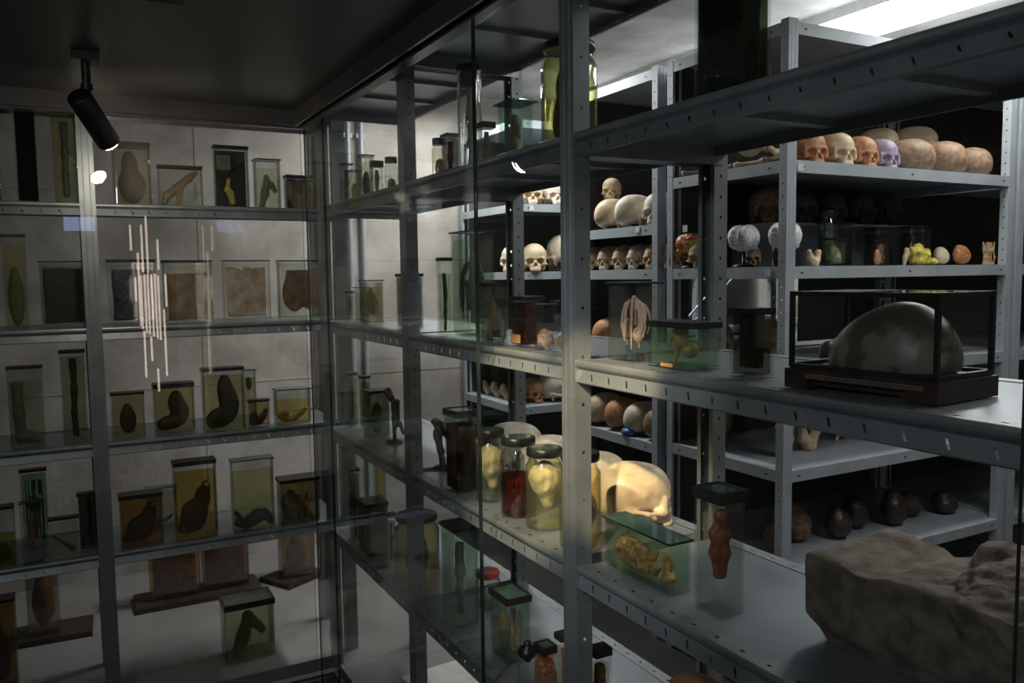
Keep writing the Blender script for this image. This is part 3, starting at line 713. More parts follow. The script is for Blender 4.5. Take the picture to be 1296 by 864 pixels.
# ================================================================ RIGHT RACK, TOP SHELF
z = S1
rj(1.137,1.214,z,.135,.074,.25,'large dark greenish slab jar standing alone on the top right-hand shelf',glass='jar_green',liq=(.12,.15,.09),fill=.96,sm=sp_slab,smat='skin_green',slab='large dark green-brown slab filling the tall slab jar on top right-hand shelf',sfrac=(.86,.7,.9))
rj(1.174,1.85,z,.148,.148,.283,'big round yellow-green jar with black lid behind the nearest post, top shelf',cyl=True,liq=(.88,.86,.42),fill=.9,milk=.05,sm=sp_pear,smat='skin_brown',slab='brown knobbly organ suspended in the big yellow-green round jar',sfrac=(.74,.62,.80),soff=(-.07,0,.03))
rj(1.155,2.111,z,.088,.071,.195,'square clear jar with a peaked glass roof lid on the top shelf',lid='roof',glass='jar_green',liq=(.86,.95,.90),fill=.86,sm=sp_lambda,smat='skin_tan',slab='pale brown forked specimen inside the jar with the peaked roof lid',sfrac=(.8,.7,.85))
rj(1.159,2.42,z,.078,.078,.352,'tall slim cylinder with wide brown stopper on the top shelf, left of glass joint',cyl=True,lid='cork',liq=CL,fill=.9,sm=sp_arm,smat='skin_grey',slab='thin grey-brown strip hanging in the tall stoppered cylinder',sfrac=(.55,.5,.85))
rj(1.069,2.125,z,.039,.039,.12,'small square jar with black lid, in front of the roof-lidded jar',lidh=.014,liq=CL,sm=sp_arm,smat='skin_grey',slab='little grey specimen in the small jar before the roof-lidded jar',sfrac=(.6,.6,.8))
rj(1.085,2.499,z,.049,.049,.132,'small round jar with flat black lid, left of the tall stoppered cylinder',cyl=True,liq=(.85,.83,.7),sm=sp_organ,smat='skin_tan',slab='small tan lump in the round jar left of the stoppered cylinder',sfrac=(.6,.6,.55))
rj(1.214,2.698,z,.06,.05,.185,'dark narrow jar standing farther back between small round jar and stoppered cylinder',liq=(.2,.2,.2),fill=.95,sm=sp_arm,smat='skin_dark',slab='blackish strip in the dark narrow jar at the back of the top shelf',sfrac=(.6,.6,.85))
rj(1.075,2.925,z,.049,.049,.127,'small round jar with black cap directly left of middle post, top shelf',cyl=True,liq=(.86,.93,.88),sm=sp_organ,smat='skin_grey',slab='grey scrap in the small round jar left of the middle post',sfrac=(.6,.6,.4))
rj(1.07,3.071,z,.04,.04,.131,'small square jar with thick black cap, second jar left of middle post, top shelf',lidh=.02,liq=CL,sm=sp_arm,smat='skin_grey',slab='pale strip in the thick-capped small jar on the top shelf',sfrac=(.6,.6,.8))
rj(1.126,3.368,z,.065,.052,.195,'taller square jar with dark tilted-looking glass lid among small jars at far top shelf',lid='glass',liq=(.8,.78,.66),sm=sp_organ,smat='skin_brown',slab='brown lump in the taller jar among the small far jars',sfrac=(.7,.7,.7))
rj(1.104,3.574,z,.048,.048,.185,'narrow square jar at the far end of the top shelf, next to the corner post',lid='glass',liq=(.8,.78,.66),sm=sp_arm,smat='skin_red',slab='reddish brown strip in the last narrow jar beside the corner post',sfrac=(.6,.6,.85))
rj(1.062,3.323,z,.043,.043,.124,'short square jar with glass lid, front of the far group on the top shelf',lid='glass',liq=CL,sm=sp_organ,smat='skin_tan',slab='tan lump in the short front jar of the far top-shelf group',sfrac=(.7,.7,.6))

# ================================================================ RIGHT RACK, SECOND SHELF
z = S2
rj(1.101,1.474,z,.101,.075,.173,'clear rectangular jar with pale pink branching specimen, right beside the nearest post',lid='glass',liq=CL,fill=.87,milk=.02,sm=(sp_tree,4),smat='skin_pink',slab='pale pink branching vessel specimen in the clear jar beside the nearest post',sfrac=(.80,.8,.84),soff=(0,0,.02),srot=.45)
rj(1.089,1.294,z,.141,.077,.094,'low wide green-tinted jar with thick black lid and two orange-brown round pieces',glass='jar_green',liq=(.66,.84,.62),fill=.86,milk=.10,lidh=.009,sm=sp_pair,smat='skin_orange',slab='two round orange-brown pieces on stalks in the low green jar',sfrac=(.62,.7,.78),label_strip=(-.16,.10,.004,.011))
rj(1.088,1.104,z,.064,.051,.126,'dark rectangular jar with black overhanging lid, left of the glazed case',liq=(.42,.40,.34),fill=.95,milk=.03,sm=sp_slab,smat='skin_dark',slab='dark flat preparation filling the rectangular jar left of the glazed case',sfrac=(.78,.5,.90),soff=(0,0,.05))
rj(1.081,2.468,z,.04,.04,.25,'tall narrow green jar with dark lid, left of the tallest second-shelf jar',glass='jar_green',liq=(.62,.72,.56),fill=.82,sm=sp_strands,smat='skin_green',slab='green-grey strands in the tall narrow green jar',sfrac=(.75,.7,.85))
rj(1.123,2.344,z,.145,.087,.329,'tallest rectangular clear jar on the second shelf, crossed by the glass joint',lid='glass',glass='jar_green',liq=(.80,.84,.70),fill=.94,milk=.10,sm=(sp_tree,9),smat='skin_grey',slab='long grey-green trailing strands in the tallest jar by the glass joint',sfrac=(.8,.7,.85))
rj(1.078,2.116,z,.087,.052,.169,'rectangular jar with black back plate and two pale round slices, right of glass joint',back='black',liq=(.80,.82,.70),fill=.96,sm=sp_pair,smat='skin_tan',slab='two pale ring-like slices in the jar with the black back plate',sfrac=(.8,.4,.85))
rj(1.05,2.001,z,.03,.03,.126,'slim clear jar wedged between black-backed jar and amber jar',lid='glass',liq=(.85,.93,.90),sm=sp_arm,smat='skin_grey',slab='greyish scrap in the slim clear jar beside the amber jar',sfrac=(.6,.6,.5))
rj(1.083,1.929,z,.080,.063,.134,'rectangular jar of dark amber-red liquid with small orange label, second shelf',liq=(.25,.06,.02),fill=.93,milk=.06,sm=sp_flap,smat='skin_red',slab='reddish folded tissue in the dark amber jar with the orange label',sfrac=(.8,.6,.8),label_strip=(-.42,.28,.010,.032))
rj(1.073,1.812,z,.045,.045,.117,'small clear square jar directly right of the amber jar',lid='glass',liq=(.90,.84,.78),fill=.62,sm=sp_flap,smat='skin_pink',slab='pinkish crumbs at the bottom of the clear jar right of the amber jar',sfrac=(.8,.8,.4))
rj(1.072,1.728,z,.040,.040,.127,'small clear jar with rounded glass top partly hidden behind the nearest post',lid='glass',liq=CL,fill=.8,sm=sp_organ,smat='skin_orange',slab='orange-pink lump at the foot of the jar half hidden by the nearest post',sfrac=(.8,.8,.28))
rj(1.091,3.535,z,.03,.03,.131,'thin jar with dark cap, last at the far end of the second shelf',liq=(.75,.75,.6),sm=sp_arm,smat='skin_green',slab='dark strip in the thin last jar of the second shelf',sfrac=(.6,.6,.8))
rj(1.087,3.352,z,.070,.046,.150,'clear jar with a leggy brown specimen, left one of the far pair, second shelf',lid='glass',liq=(.82,.80,.62),sm=sp_strands,smat='skin_brown',slab='leggy brown specimen in the left one of the far pair of jars',sfrac=(.8,.7,.85))
rj(1.091,3.235,z,.105,.068,.179,'yellowish jar with bony pieces, right one of the far pair, second shelf',lid='glass',liq=(.84,.79,.52),sm=(sp_tree,13),smat='skin_tan',slab='yellow-brown bony pieces in the right one of the far pair of jars',sfrac=(.8,.7,.85))
rj(1.104,2.843,z,.101,.07,.201,'dark brown-topped jar just behind the middle post on the second shelf',liq=(.42,.38,.30),fill=.97,milk=.1,sm=sp_slab,smat='skin_green',slab='grey-brown slab in the jar just behind the middle post',sfrac=(.8,.6,.88))

# glazed case with skullcap cast
cx0,cx1,cy0,cy1 = 1.058,1.228,.722,.984
CR = -1.488
t = empty('display_case', (1.1365,.8605,S2), CR, 'black-framed glass case on a dark wooden base, holding a large domed skullcap', 'display case')
w,d,h = .262,.163,.158
mb = MB()
mb.box(-w/2,w/2,-d/2,d/2,.016,.031)
for a in ((-w/2,-w/2+.045),(w/2-.05,w/2),): mb.box(a[0],a[1],-d/2,d/2,0,.016)
mb.box(-w/2+.03,w/2-.03,-d/2+.012,d/2-.012,.006,.016)
mb.box(-w/2+.006,w/2-.006,-d/2+.006,d/2-.006,.031,.034)
mb.build('wooden_base', M['wood'], t)
mb = MB(); e = .0035; W2,D2 = w/2-.008,d/2-.008; z0,z1 = .034,h
for sx in (-1,1):
    for sy in (-1,1): mb.box(sx*W2-e,sx*W2+e,sy*D2-e,sy*D2+e,z0,z1)
for zz in (z0+e*.6,z1-e):
    for sy in (-1,1): mb.box(-W2,W2,sy*D2-e,sy*D2+e,zz-e,zz+e)
    for sx in (-1,1): mb.box(sx*W2-e,sx*W2+e,-D2,D2,zz-e,zz+e)
mb.build('frame', M['black'], t)
mb = MB()
for sy in (-1,1): mb.add([(-W2,sy*D2,z0),(W2,sy*D2,z0),(W2,sy*D2,z1),(-W2,sy*D2,z1)],[(0,1,2,3)])
for sx in (-1,1): mb.add([(sx*W2,-D2,z0),(sx*W2,D2,z0),(sx*W2,D2,z1),(sx*W2,-D2,z1)],[(0,1,2,3)])
mb.add([(-W2,-D2,z1),(W2,-D2,z1),(W2,D2,z1),(-W2,D2,z1)],[(0,1,2,3)])
mb.build('glass_panes', M['pane'], t)
mb = MB(); mb.box(-w*.34,w*.42,-d/2-.0015,-d/2,.018,.025); lb = mb.build('caption_strip', mottled('aged_caption_paper',(.14,.09,.06),(.20,.13,.09),.8,40), t)
def text_mesh(body, size, mat, parent=None, loc=(0,0,0), rot=(PI/2,0,0), depth=.0002):
    c = bpy.data.curves.new('lettering','FONT'); c.body = body; c.size = size; c.extrude = depth; c.align_x = 'CENTER'; c.align_y = 'CENTER'
    o = bpy.data.objects.new('lettering', c); COL.objects.link(o)
    dg = bpy.context.evaluated_depsgraph_get(); me = bpy.data.meshes.new_from_object(o.evaluated_get(dg)); bpy.data.objects.remove(o)
    o = bpy.data.objects.new('lettering', me); COL.objects.link(o); me.materials.clear(); me.materials.append(mat)
    o.parent = parent; o.location = loc; o.rotation_euler = rot; return o
rs_ = random.Random(8); mb = MB(); xx = -w*.30
while xx < w*.38:      # faded handwriting, too worn to read
    l_ = .0012+.0022*rs_.random(); hh = .0006+.0011*rs_.random(); mb.box(xx,xx+l_,-d/2-.0018,-d/2-.0016,.0215-hh,.0215+hh*.8); xx += l_+.0009+(.003 if rs_.random()<.18 else 0)
link_mesh('faded_writing', mb.mesh('faded_writing'), M['ink'], lb)
# domed skullcap with small snout at the left
s = SDF((-.130,-.075,-.004),(.126,.075,.118),92)
s.add(s.ell((.030,0,.014),(.086,.062,.094))); s.add(s.ell((-.020,0,.006),(.076,.054,.076)),.03)
s.path([(-.082,0,.028),(-.104,0,.024),(-.116,0,.012)],[.018,.013,.008],.012)
s.sub(s.box((0,0,-.06),(.2,.1,.062)),.004); s.sub(s.ell((-.104,0,.000),(.022,.03,.011)),.005)
s.sub(s.ell((.122,0,-.004),(.022,.06,.026)),.008); s.rough(.0006,50,3)
me = s.mesh('skullcap'); capo = link_mesh('skullcap', me, M['cap_cast'], None, (1.1365,.8605,S2+.034), CR)
tag(capo, 'large grey-brown mottled domed skullcap with ink number in the glazed case', 'skullcap')
tm = text_mesh('2401', .0128, M['ink'], capo, (0,0,0), (0,0,0), 0)
bt = BVHTree.FromPolygons([v.co for v in me.vertices],[p.vertices for p in me.polygons])
vd = Vector((-.537,.845,0)).normalized(); rd_ = Vector((.845,.537,0)).normalized()   # the number faces the gallery at the near end
for v in tm.data.vertices:
    st = Vector((.02,0,0))+rd_*(v.co.x+.0665)+Vector((0,0,v.co.y+.040))-vd*.3
    hit = bt.ray_cast(st, vd)
    v.co = (hit[0]-vd*.0006) if hit[0] else st+vd*.25
tm.name = 'ink_number'

# ================================================================ RIGHT RACK, THIRD SHELF
z = S3
jar((1.0935,1.422,z),.235,.060,.113,'long low rectangular jar with greenish glass lid and crumpled orange-brown tissue',lid='glass',glass='jar_green',liq=(.80,.92,.76),fill=.90,milk=.03,sm=sp_flap,smat='skin_orange',slab='crumpled orange-brown tissue lying in the long low jar',sfrac=(.88,.85,.66),rotz=RZ)
rj(1.106,1.204,z,.078,.066,.247,'tall square clear jar with black sealed lid, standing alone before the stone block',lid='pitchglass',lidh=.016,liq=(.93,.92,.86),fill=.93,milk=.02,sm=sp_tongue,smat='skin_red',slab='long red-brown double-lobed organ hanging in the tall jar by the stone block',sfrac=(.62,.6,.66),soff=(.03,0,.2),srot=1.08)
rj(1.082,1.668,z,.104,.104,.236,'round jar of golden liquid directly behind the nearest post, third shelf',cyl=True,liq=(.93,.80,.48),fill=.86,milk=.10,sm=sp_brainhalf,smat='skin_cream',slab='pale lump in the golden jar directly behind the nearest post',sfrac=(.85,.85,.65))
rj(1.090,1.853,z,.105,.105,.212,'brightly lit round jar with yellow liquid and cream tissue, left of the nearest post',cyl=True,lid='pitchglass',liq=(.95,.90,.60),fill=.84,milk=.08,sm=sp_brainhalf,smat='skin_cream',slab='cream lobed tissue glowing in the brightly lit yellow jar',sfrac=(.88,.85,.66),soff=(0,0,.2),srot=1.08)
rj(1.086,1.990,z,.104,.104,.218,'round jar half filled with clear red liquid, between two round jars of pale tissue',cyl=True,lid='pitchglass',liq=(.42,.07,.02),fill=.55,milk=.05,sm=(sp_tree,21),smat='skin_red',slab='red fibrous tissue in the half-filled jar of red liquid',sfrac=(.7,.7,.5))
rj(1.084,2.160,z,.091,.091,.213,'round jar with black lid holding a pale brain half, just right of glass joint',cyl=True,lid='pitchglass',liq=(.90,.88,.66),fill=.84,milk=.05,sm=sp_brainhalf,smat='skin_cream',slab='pale brain half with dark cleft in the jar right of the glass joint',sfrac=(.88,.85,.72),soff=(0,0,.1),srot=1.08)
rj(1.060,2.313,z,.097,.078,.254,'large almost black-red jar with square lid, left of the glass joint on the third shelf',lid='pitchglass',lidh=.014,liq=(.06,.008,.004),fill=.86,milk=.05,sm=sp_organ,smat='skin_dark',slab='dark mass in the almost black-red square jar',sfrac=(.6,.6,.7))
rj(1.113,3.277,z,.098,.089,.199,'square dark green jar with overhanging black lid in the far part of the third shelf',glass='jar_green',liq=(.35,.42,.26),fill=.93,milk=.06,sm=sp_organ,smat='skin_green',slab='dark green lump in the square jar with overhanging lid',sfrac=(.7,.7,.75))
rj(1.100,3.575,z,.045,.045,.242,'tall narrow greenish jar at the far end of the third shelf',glass='jar_green',liq=(.66,.70,.44),fill=.9,sm=sp_strands,smat='skin_green',slab='green strands in the tall narrow jar at the far end, third shelf',sfrac=(.7,.7,.8))
rj(1.138,3.503,z,.042,.042,.232,'tall slim jar with dark liquid beside the far-end greenish jar, third shelf',liq=(.45,.40,.30),fill=.9,sm=sp_arm,smat='skin_dark',slab='blackish strip in the tall slim far jar of the third shelf',sfrac=(.6,.6,.8))
# dried dark branching preparations
def dried(loc, paths, label, base=.035):
    t = empty('dried_preparation', loc, 0, label, 'specimen', 'dried dark preparations')
    s = SDF((-.16,-.16,-.004),(.16,.16,.24),90)
    for pts,r in paths: s.path(pts,r,.006)
    s.rough(.0012,140,5); link_mesh('branching_body', s.mesh('branching_body'), M['skin_dark'], t)
    mb = MB(); mb.lathe([(base,0),(base,.006),(base*.8,.010),(.0,.011)],20); mb.build('round_foot', M['wood'], t)
dried((1.13,3.11,S3), [([(0,0,.005),(.0,.0,.10),(.01,.03,.16),(.0,.065,.20)],[.008,.009,.011,.017]),([(0,0,.11),(-.01,-.02,.165),(0,-.04,.172),(.0,-.045,.10)],[.009,.008,.010,.007]),([(0,0,.06),(0,-.06,.09),(.01,-.075,.05)],[.008,.009,.007])], 'dark dried branching preparation with knob-like tips left of middle post, third shelf')
dried((1.12,2.60,S3), [([(0,0,.005),(.0,.02,.06),(0,.05,.10),(.01,.07,.155)],[.011,.012,.010,.012]),([(0,.07,.155),(.01,.03,.15),(.0,-.02,.125),(0,-.06,.11)],[.012,.010,.009,.009]),([(0,.045,.12),(.0,.03,.08)],[.016,.012])], 'dark dried preparation with curving arms between middle post and black-red jar')
# skulls on this shelf
skull(1.305,1.752,z,-.45,'bone','large yellowish skull lit warmly beside the long low jar, facing right',0,1.06,None,.05)
skull(1.335,1.965,z,-.1,'bone','warm-lit skull just behind the large lit skull, face hidden',0,.98,None)
skull(1.32,2.20,z,-.3,'bone_pale','domed skull crown showing above the yellow jar lid',0,1.05,None)
skull(1.32,2.44,z,-.4,'bone_pale','domed skull crown with dark seam above the red-liquid jar',0,1.08,None)
# stone block
s = SDF((-.27,-.15,-.01),(.24,.15,.22),150)
# local x = along the shelf (towards the viewer), local y = depth away from the gallery
s.add(s.box((-.01,0,.075),(.222,.122,.082),.006))
s.sub(s.ell((-.115,-.03,.222),(.080,.30,.080)),.006)
s.add(s.ell((-.19,.085,.125),(.055,.05,.048)),.012)
s.add(s.ell((.095,.01,.122),(.125,.122,.076)),.005)
s.sub(s.ell((-.085,.13,.200),(.045,.08,.060)),.008)
s.add(s.ell((.02,.09,.160),(.06,.05,.044)),.012)
s.sub(s.cap((-.35,-.18,-.02),(.35,-.18,-.02),.078),.012); s.sub(s.cap((-.28,-.2,-.03),(-.28,.2,-.03),.085),.012)
s.sub(s.cap((.27,-.2,-.03),(.27,.2,-.03),.10),.02)
s.rough(.0014,60,7,5)
P = s.P; base = s.F.copy(); s.rough(.0034,75,19,4); s.rough(.002,170,23,3)
q = P[...,2]*150+P[...,0]*35+3.5*np.sin(P[...,1]*23+1.3)+3*np.sin(P[...,0]*31+P[...,1]*17)+1.6*np.sin(P[...,0]*90-P[...,1]*70)
mk_ = np.clip((P[...,0]+.045)/.03,0,1)*np.clip((P[...,2]-.075)/.03,0,1)
s.F = base*(1-mk_)+(s.F+.0018*np.sin(q))*mk_
o = link_mesh('stone_block', s.mesh('stone_block'), M['stone'], None, (1.290,.812,S3+.001), -PI/2+.05)
tag(o, 'large rough grey-brown stone block with hollowed top on the nearest third shelf', 'stone block')

# ================================================================ RIGHT RACK, FOURTH SHELF
z = S4
rj(1.114,2.105,z,.115,.080,.195,'greenish rectangular jar with black-rimmed glass lid holding pale leg bones, low shelf',lid='pitchglass',lidh=.012,glass='jar_green',liq=(.84,.93,.82),fill=.9,sm=sp_legs,smat='skin_tan',slab='pale leg and bone pieces in the greenish jar on the low shelf',sfrac=(.85,.75,.80),srot=.5)
rj(1.087,1.854,z,.047,.043,.140,'small jar of red-orange tissue with black-rimmed glass lid, low shelf',lid='pitchglass',lidh=.014,liq=(.90,.45,.25),fill=.95,sm=sp_flap,smat='skin_orange',slab='red-orange tissue filling the small jar on the low shelf',sfrac=(.85,.85,.9))
rj(1.089,1.762,z,.036,.036,.205,'narrow jar with brown wooden-looking lid left of the nearest post, low shelf',lid='cork_flat',lidh=.012,liq=(.86,.82,.70),sm=sp_strands,smat='skin_tan',slab='tan strips in the narrow jar left of the nearest post, low shelf',sfrac=(.8,.8,.85))
rj(1.106,1.622,z,.038,.046,.221,'narrow jar with thick dark lid and yellowish content right behind the nearest post, low shelf',lidh=.016,liq=(.82,.74,.50),sm=sp_slab,smat='skin_tan',slab='yellowish slab in the narrow jar right behind the nearest post',sfrac=(.7,.5,.85))
rj(1.224,2.474,z,.088,.088,.121,'round jar sealed with bright red wax, behind the greenish leg-bone jar',cyl=True,lid='red',liq=CL,fill=.8,sm=sp_organ,smat='skin_cream',slab='pale lump in the red-sealed round jar',sfrac=(.6,.6,.5))
rj(1.091,2.412,z,.113,.090,.324,'tall rectangular jar with black lid on the low shelf, left of the glass joint',glass='jar_green',liq=(.76,.84,.74),fill=.9,milk=.06,lidh=.008,sm=sp_arm,smat='skin_grey',slab='long grey specimen in the tall black-lidded jar left of the glass joint',sfrac=(.6,.6,.8))
rj(1.108,2.835,z,.170,.170,.246,'big round jar of yellow-brown liquid with wide black lid behind the middle post',cyl=True,liq=(.62,.50,.22),fill=.86,milk=.1,sm=sp_organ,smat='skin_brown',slab='brown mass in the big yellow-brown round jar behind the middle post',sfrac=(.65,.65,.7))
rj(1.062,3.208,z,.120,.096,.216,'wide dark jar with thick black lid on the low shelf, left of middle post',liq=(.30,.26,.16),fill=.92,lidh=.012,sm=sp_organ,smat='skin_dark',slab='dark lump in the wide thick-lidded jar on the low shelf',sfrac=(.7,.7,.7))
rj(1.075,3.027,z,.034,.034,.205,'very slim jar between the wide dark jar and the big round jar',liq=(.5,.48,.4),sm=sp_arm,smat='skin_grey',slab='grey thread-like specimen in the very slim jar',sfrac=(.5,.5,.8))
rj(1.140,3.330,z,.049,.040,.354,'tall narrow jar of bright yellow liquid on the far low shelf',liq=(.86,.74,.25),fill=.95,milk=.2,sm=sp_strands,smat='skin_orange',slab='orange strands in the tall narrow bright yellow jar',sfrac=(.7,.7,.6))
rj(1.046,3.400,z,.049,.039,.314,'tall narrow dark green jar, last on the far low shelf',glass='jar_green',liq=(.40,.42,.26),fill=.93,sm=sp_strands,smat='skin_green',slab='dark green strands in the last tall jar of the low shelf',sfrac=(.7,.7,.8))
# glass stopper bottle top and dried bone below
t = empty('stoppered_bottle', (1.072,1.925,z), 0, 'dark round-shouldered little bottle with bulb stopper in front of the leg-bone jar', 'bottle')
mb = MB(); mb.lathe([(.026,0),(.028,.01),(.028,.05),(.012,.066),(.012,.07)],24); mb.build('bottle_body', M['jar_green'], t)
mb = MB(); mb.lathe([(.009,.066),(.010,.076),(.026,.082),(.030,.092),(.024,.103),(.010,.110),(.012,.118),(.006,.124),(0,.126)],24); mb.build('stopper', M['tar'], t)
s = SDF((-.14,-.1,-.004),(.14,.1,.24),90)
s.path([(-.03,0,.23),(-.02,0,.16),(-.035,0,.11)],[.055,.042,.038],.03); s.add(s.ell((-.06,0,.085),(.045,.045,.03)),.02); s.add(s.ell((.03,0,.09),(.06,.05,.06)),.03)
s.path([(.03,0,.06),(.09,.02,.03)],[.04,.03],.03); s.path([(-.03,0,.05),(-.02,.02,.015)],[.025,.03],.02)
s.sub(s.ell((-.085,-.03,.085),(.012,.02,.009)),.004); s.sub(s.ell((.02,-.05,.12),(.02,.03,.014)),.006); s.sub(s.ell((.06,-.05,.07),(.018,.03,.02)),.006)
s.rough(.004,50,11); o = link_mesh('vertebra_bone', s.mesh('vertebra_bone'), mottled('warm_brown_bone',(.16,.07,.035),(.42,.20,.10),.6,10,0,.3,60,6), None, (1.175,1.31,S4), -1.1)
tag(o, 'large knobbly reddish-brown bone on the low shelf below the long low jar', 'bone')
# white box on the base below
mb = MB(); mb.box(-.16,.16,-.2,.2,0,.06); mb.box(-.163,.163,-.203,.203,.045,.066)
tag(mb.build('cardboard_box', M['paper'], None, (1.36,3.05,0), .1), 'flat white cardboard box on the base under the right-hand shelves', 'box')

# ================================================================ FAR RACK, TOP SHELF
z = S1
lj(-.242,3.827,z,.066,.053,.343,'brown-red slab jar cut by the left picture edge, top shelf of far rack',liq=(.6,.35,.2),sm=sp_arm,smat='skin_red',slab='red-brown limb in the top-shelf jar at the left picture edge',sfrac=(.8,.7,.85))
lj(-.118,3.819,z,.076,.038,.374,'tall narrow jar filled with dark green on the far top shelf',glass='jar_green',liq=(.03,.07,.045),fill=.97,milk=.06,sm=sp_slab,smat='skin_green',slab='dark green panel-like mass in the tall dark green jar',sfrac=(.8,.5,.9))
lj(.016,3.845,z,.088,.07,.369,'tall yellow-green jar with a dark leg, left of the far rack post, top shelf',liq=(.85,.83,.50),fill=.95,milk=.1,sm=sp_arm,smat='skin_dark',slab='dark lower leg in the tall yellow-green jar, top shelf',sfrac=(.8,.8,.9))
lj(.262,3.87,z,.143,.10,.263,'wide jar with large grey-brown rounded organ under the black spotlight',lidh=.014,liq=(.88,.84,.62),fill=.95,milk=.04,sm=sp_pear,smat='skin_brown',slab='large grey-brown rounded organ in the jar under the black spotlight',sfrac=(.88,.8,.92))
lj(.454,3.877,z,.179,.054,.179,'low clear slab jar with red-brown lid and tan branch-like bone, far top shelf',lid='redbrown',lidh=.009,liq=CL,fill=.93,milk=.03,sm=sp_branch,smat='skin_tan',slab='tan branch-like forked piece in the low clear slab jar',sfrac=(.88,.6,.95))
t_ = lj(.664,3.849,z,.145,.058,.272,'tall jar with black back plate and yellow specimen on the far top shelf',back='black',lidh=.008,liq=(.85,.85,.75),fill=.95,milk=.02,sm=sp_drop,smat='skin_yellow',slab='bright yellow dangling piece in the black-backed jar, far top shelf',sfrac=(.42,.4,.45),soff=(-.05,-.1,.01))
o = link_mesh('specimen', sp_bird(.10,.03,.17), M['skin_grey'], None, (.640,3.84,z+.07), 0); tag(o,'pale ragged membrane above the yellow piece in the black-backed jar','specimen')
lj(.821,3.858,z,.11,.077,.224,'clear square jar with glass lid and bent grey bone, far top shelf',lid='glass',liq=(.88,.87,.72),fill=.84,milk=.08,sm=sp_lambda,smat='skin_grey',slab='bent grey joint piece in the clear glass-lidded jar, far top shelf',sfrac=(.86,.7,.78))
lj(.965,3.858,z,.126,.075,.157,'low jar with black lid and curved brown piece beside the corner, far top shelf',liq=(.62,.58,.48),fill=.93,back='black',sm=sp_jaw,smat='skin_tan',slab='curved brown-and-white piece in the low jar beside the corner',sfrac=(.86,.6,.85),soff=(0,-.1,.02))
# second shelf
z = S2
lj(-.181,3.818,z,.083,.05,.377,'tall yellow-green jar with dark lumpy column, leftmost on far second shelf',liq=(.80,.80,.50),fill=.93,milk=.08,sm=sp_organ,smat='skin_green',slab='dark lumpy column in the leftmost tall jar, far second shelf',sfrac=(.85,.8,.72))
lj(-.016,3.972,z,.173,.052,.275,'framed slab jar with dark limb section and red streak, left of the far post',lid='glass',liq=(.75,.74,.60),fill=.95,sm=sp_slab,smat='skin_dark',slab='dark sliced limb with pale streak in the framed slab jar',sfrac=(.9,.6,.90))
lj(.252,4.036,z,.196,.049,.282,'slab jar with blue-black torso slice, right of the far post',liq=(.92,.92,.84),fill=.95,milk=.02,lidh=.010,sm=sp_slab,smat='skin_blue',slab='blue-black torso slice in the slab jar right of the far post',sfrac=(.86,.6,.86))
lj(.472,3.927,z,.204,.051,.276,'slab jar with orange-brown torso slice, second shelf of far rack',liq=(.93,.92,.80),fill=.95,milk=.02,lidh=.009,sm=sp_slab,smat='slab_brown',slab='orange-brown torso slice behind the mirrored glowing rods',sfrac=(.88,.6,.80))
lj(.743,4.017,z,.213,.043,.277,'slab jar with pale pink torso slice notched at the neck, far second shelf',lid='glass',liq=(.96,.97,.92),fill=.97,milk=.02,sm=(sp_slab,0,1.4),smat='slab_pink',slab='pale pink torso slice with V-shaped neck notch',sfrac=(.90,.6,.90))
lj(.981,3.909,z,.231,.058,.274,'slab jar with red-brown double organ beside the corner, far second shelf',lid='glass',liq=(.95,.96,.88),fill=.97,milk=.02,sm=sp_slabround,smat='slab_red',slab='red-brown double organ slice in the slab jar beside the corner',sfrac=(.92,.6,.9))
# third shelf
z = S3
lj(-.17,3.831,z,.124,.062,.329,'tall clear jar with a grey foot and lower leg, far third shelf',lidh=.008,liq=(.82,.80,.68),fill=.84,milk=.05,sm=sp_foot,smat='skin_grey',slab='grey foot and lower leg in the tall jar, far third shelf',sfrac=(.94,.85,.80))
lj(.001,3.842,z,.093,.065,.384,'tallest narrow jar with dark slim limb, left of far post, third shelf',lidh=.010,liq=(.72,.70,.56),fill=.95,sm=sp_arm,smat='skin_dark',slab='dark slim limb with spread end in the tallest narrow jar',sfrac=(.8,.8,.92))
lj(.201,3.862,z,.129,.065,.191,'small jar with dark kidney-shaped organ, right of far post, third shelf',liq=(.80,.74,.48),fill=.94,milk=.05,sm=sp_organ,smat='skin_brown',slab='dark kidney-shaped organ in the small jar right of the far post',sfrac=(.62,.7,.78))
lj(.386,3.868,z,.164,.082,.217,'jar with broad dark swollen foot and thick black lid, middle of far third shelf',lidh=.016,liq=(.78,.70,.40),fill=.95,milk=.05,sm=sp_fatfoot,smat='skin_brown',slab='broad dark swollen mass in the thick-lidded jar, far third shelf',sfrac=(.92,.85,.88))
lj(.582,3.788,z,.174,.078,.279,'larger jar with dark slumped foot-shaped organ, middle-right of far third shelf',lidh=.010,liq=(.80,.72,.42),fill=.9,milk=.05,sm=sp_fatfoot,smat='skin_dark',slab='dark slumped foot-shaped organ in the larger jar, far third shelf',sfrac=(.92,.85,.90))
lj(.748,4.079,z,.058,.058,.231,'narrow pale jar peeping out behind the larger slumped-organ jar',lid='glass',liq=(.82,.76,.52),fill=.85,sm=sp_organ,smat='skin_brown',slab='brown knob in the narrow pale jar behind the larger jar',sfrac=(.6,.6,.3),soff=(0,0,.55))
lj(.735,3.807,z,.092,.049,.122,'little jar with brown lump leaning beside the larger jar, far third shelf',liq=(.70,.55,.35),fill=.93,sm=sp_bow,smat='skin_brown',slab='brown lump in the little jar, far third shelf',sfrac=(.85,.7,.8))
lj(.89,3.811,z,.158,.079,.161,'square jar with yellow liquid and curved brown strip beside the corner, third shelf',lid='glass',liq=(.86,.76,.36),fill=.70,milk=.08,sm=sp_bow,smat='skin_orange',slab='curved brown strip in the yellow jar beside the corner',sfrac=(.88,.7,.52))
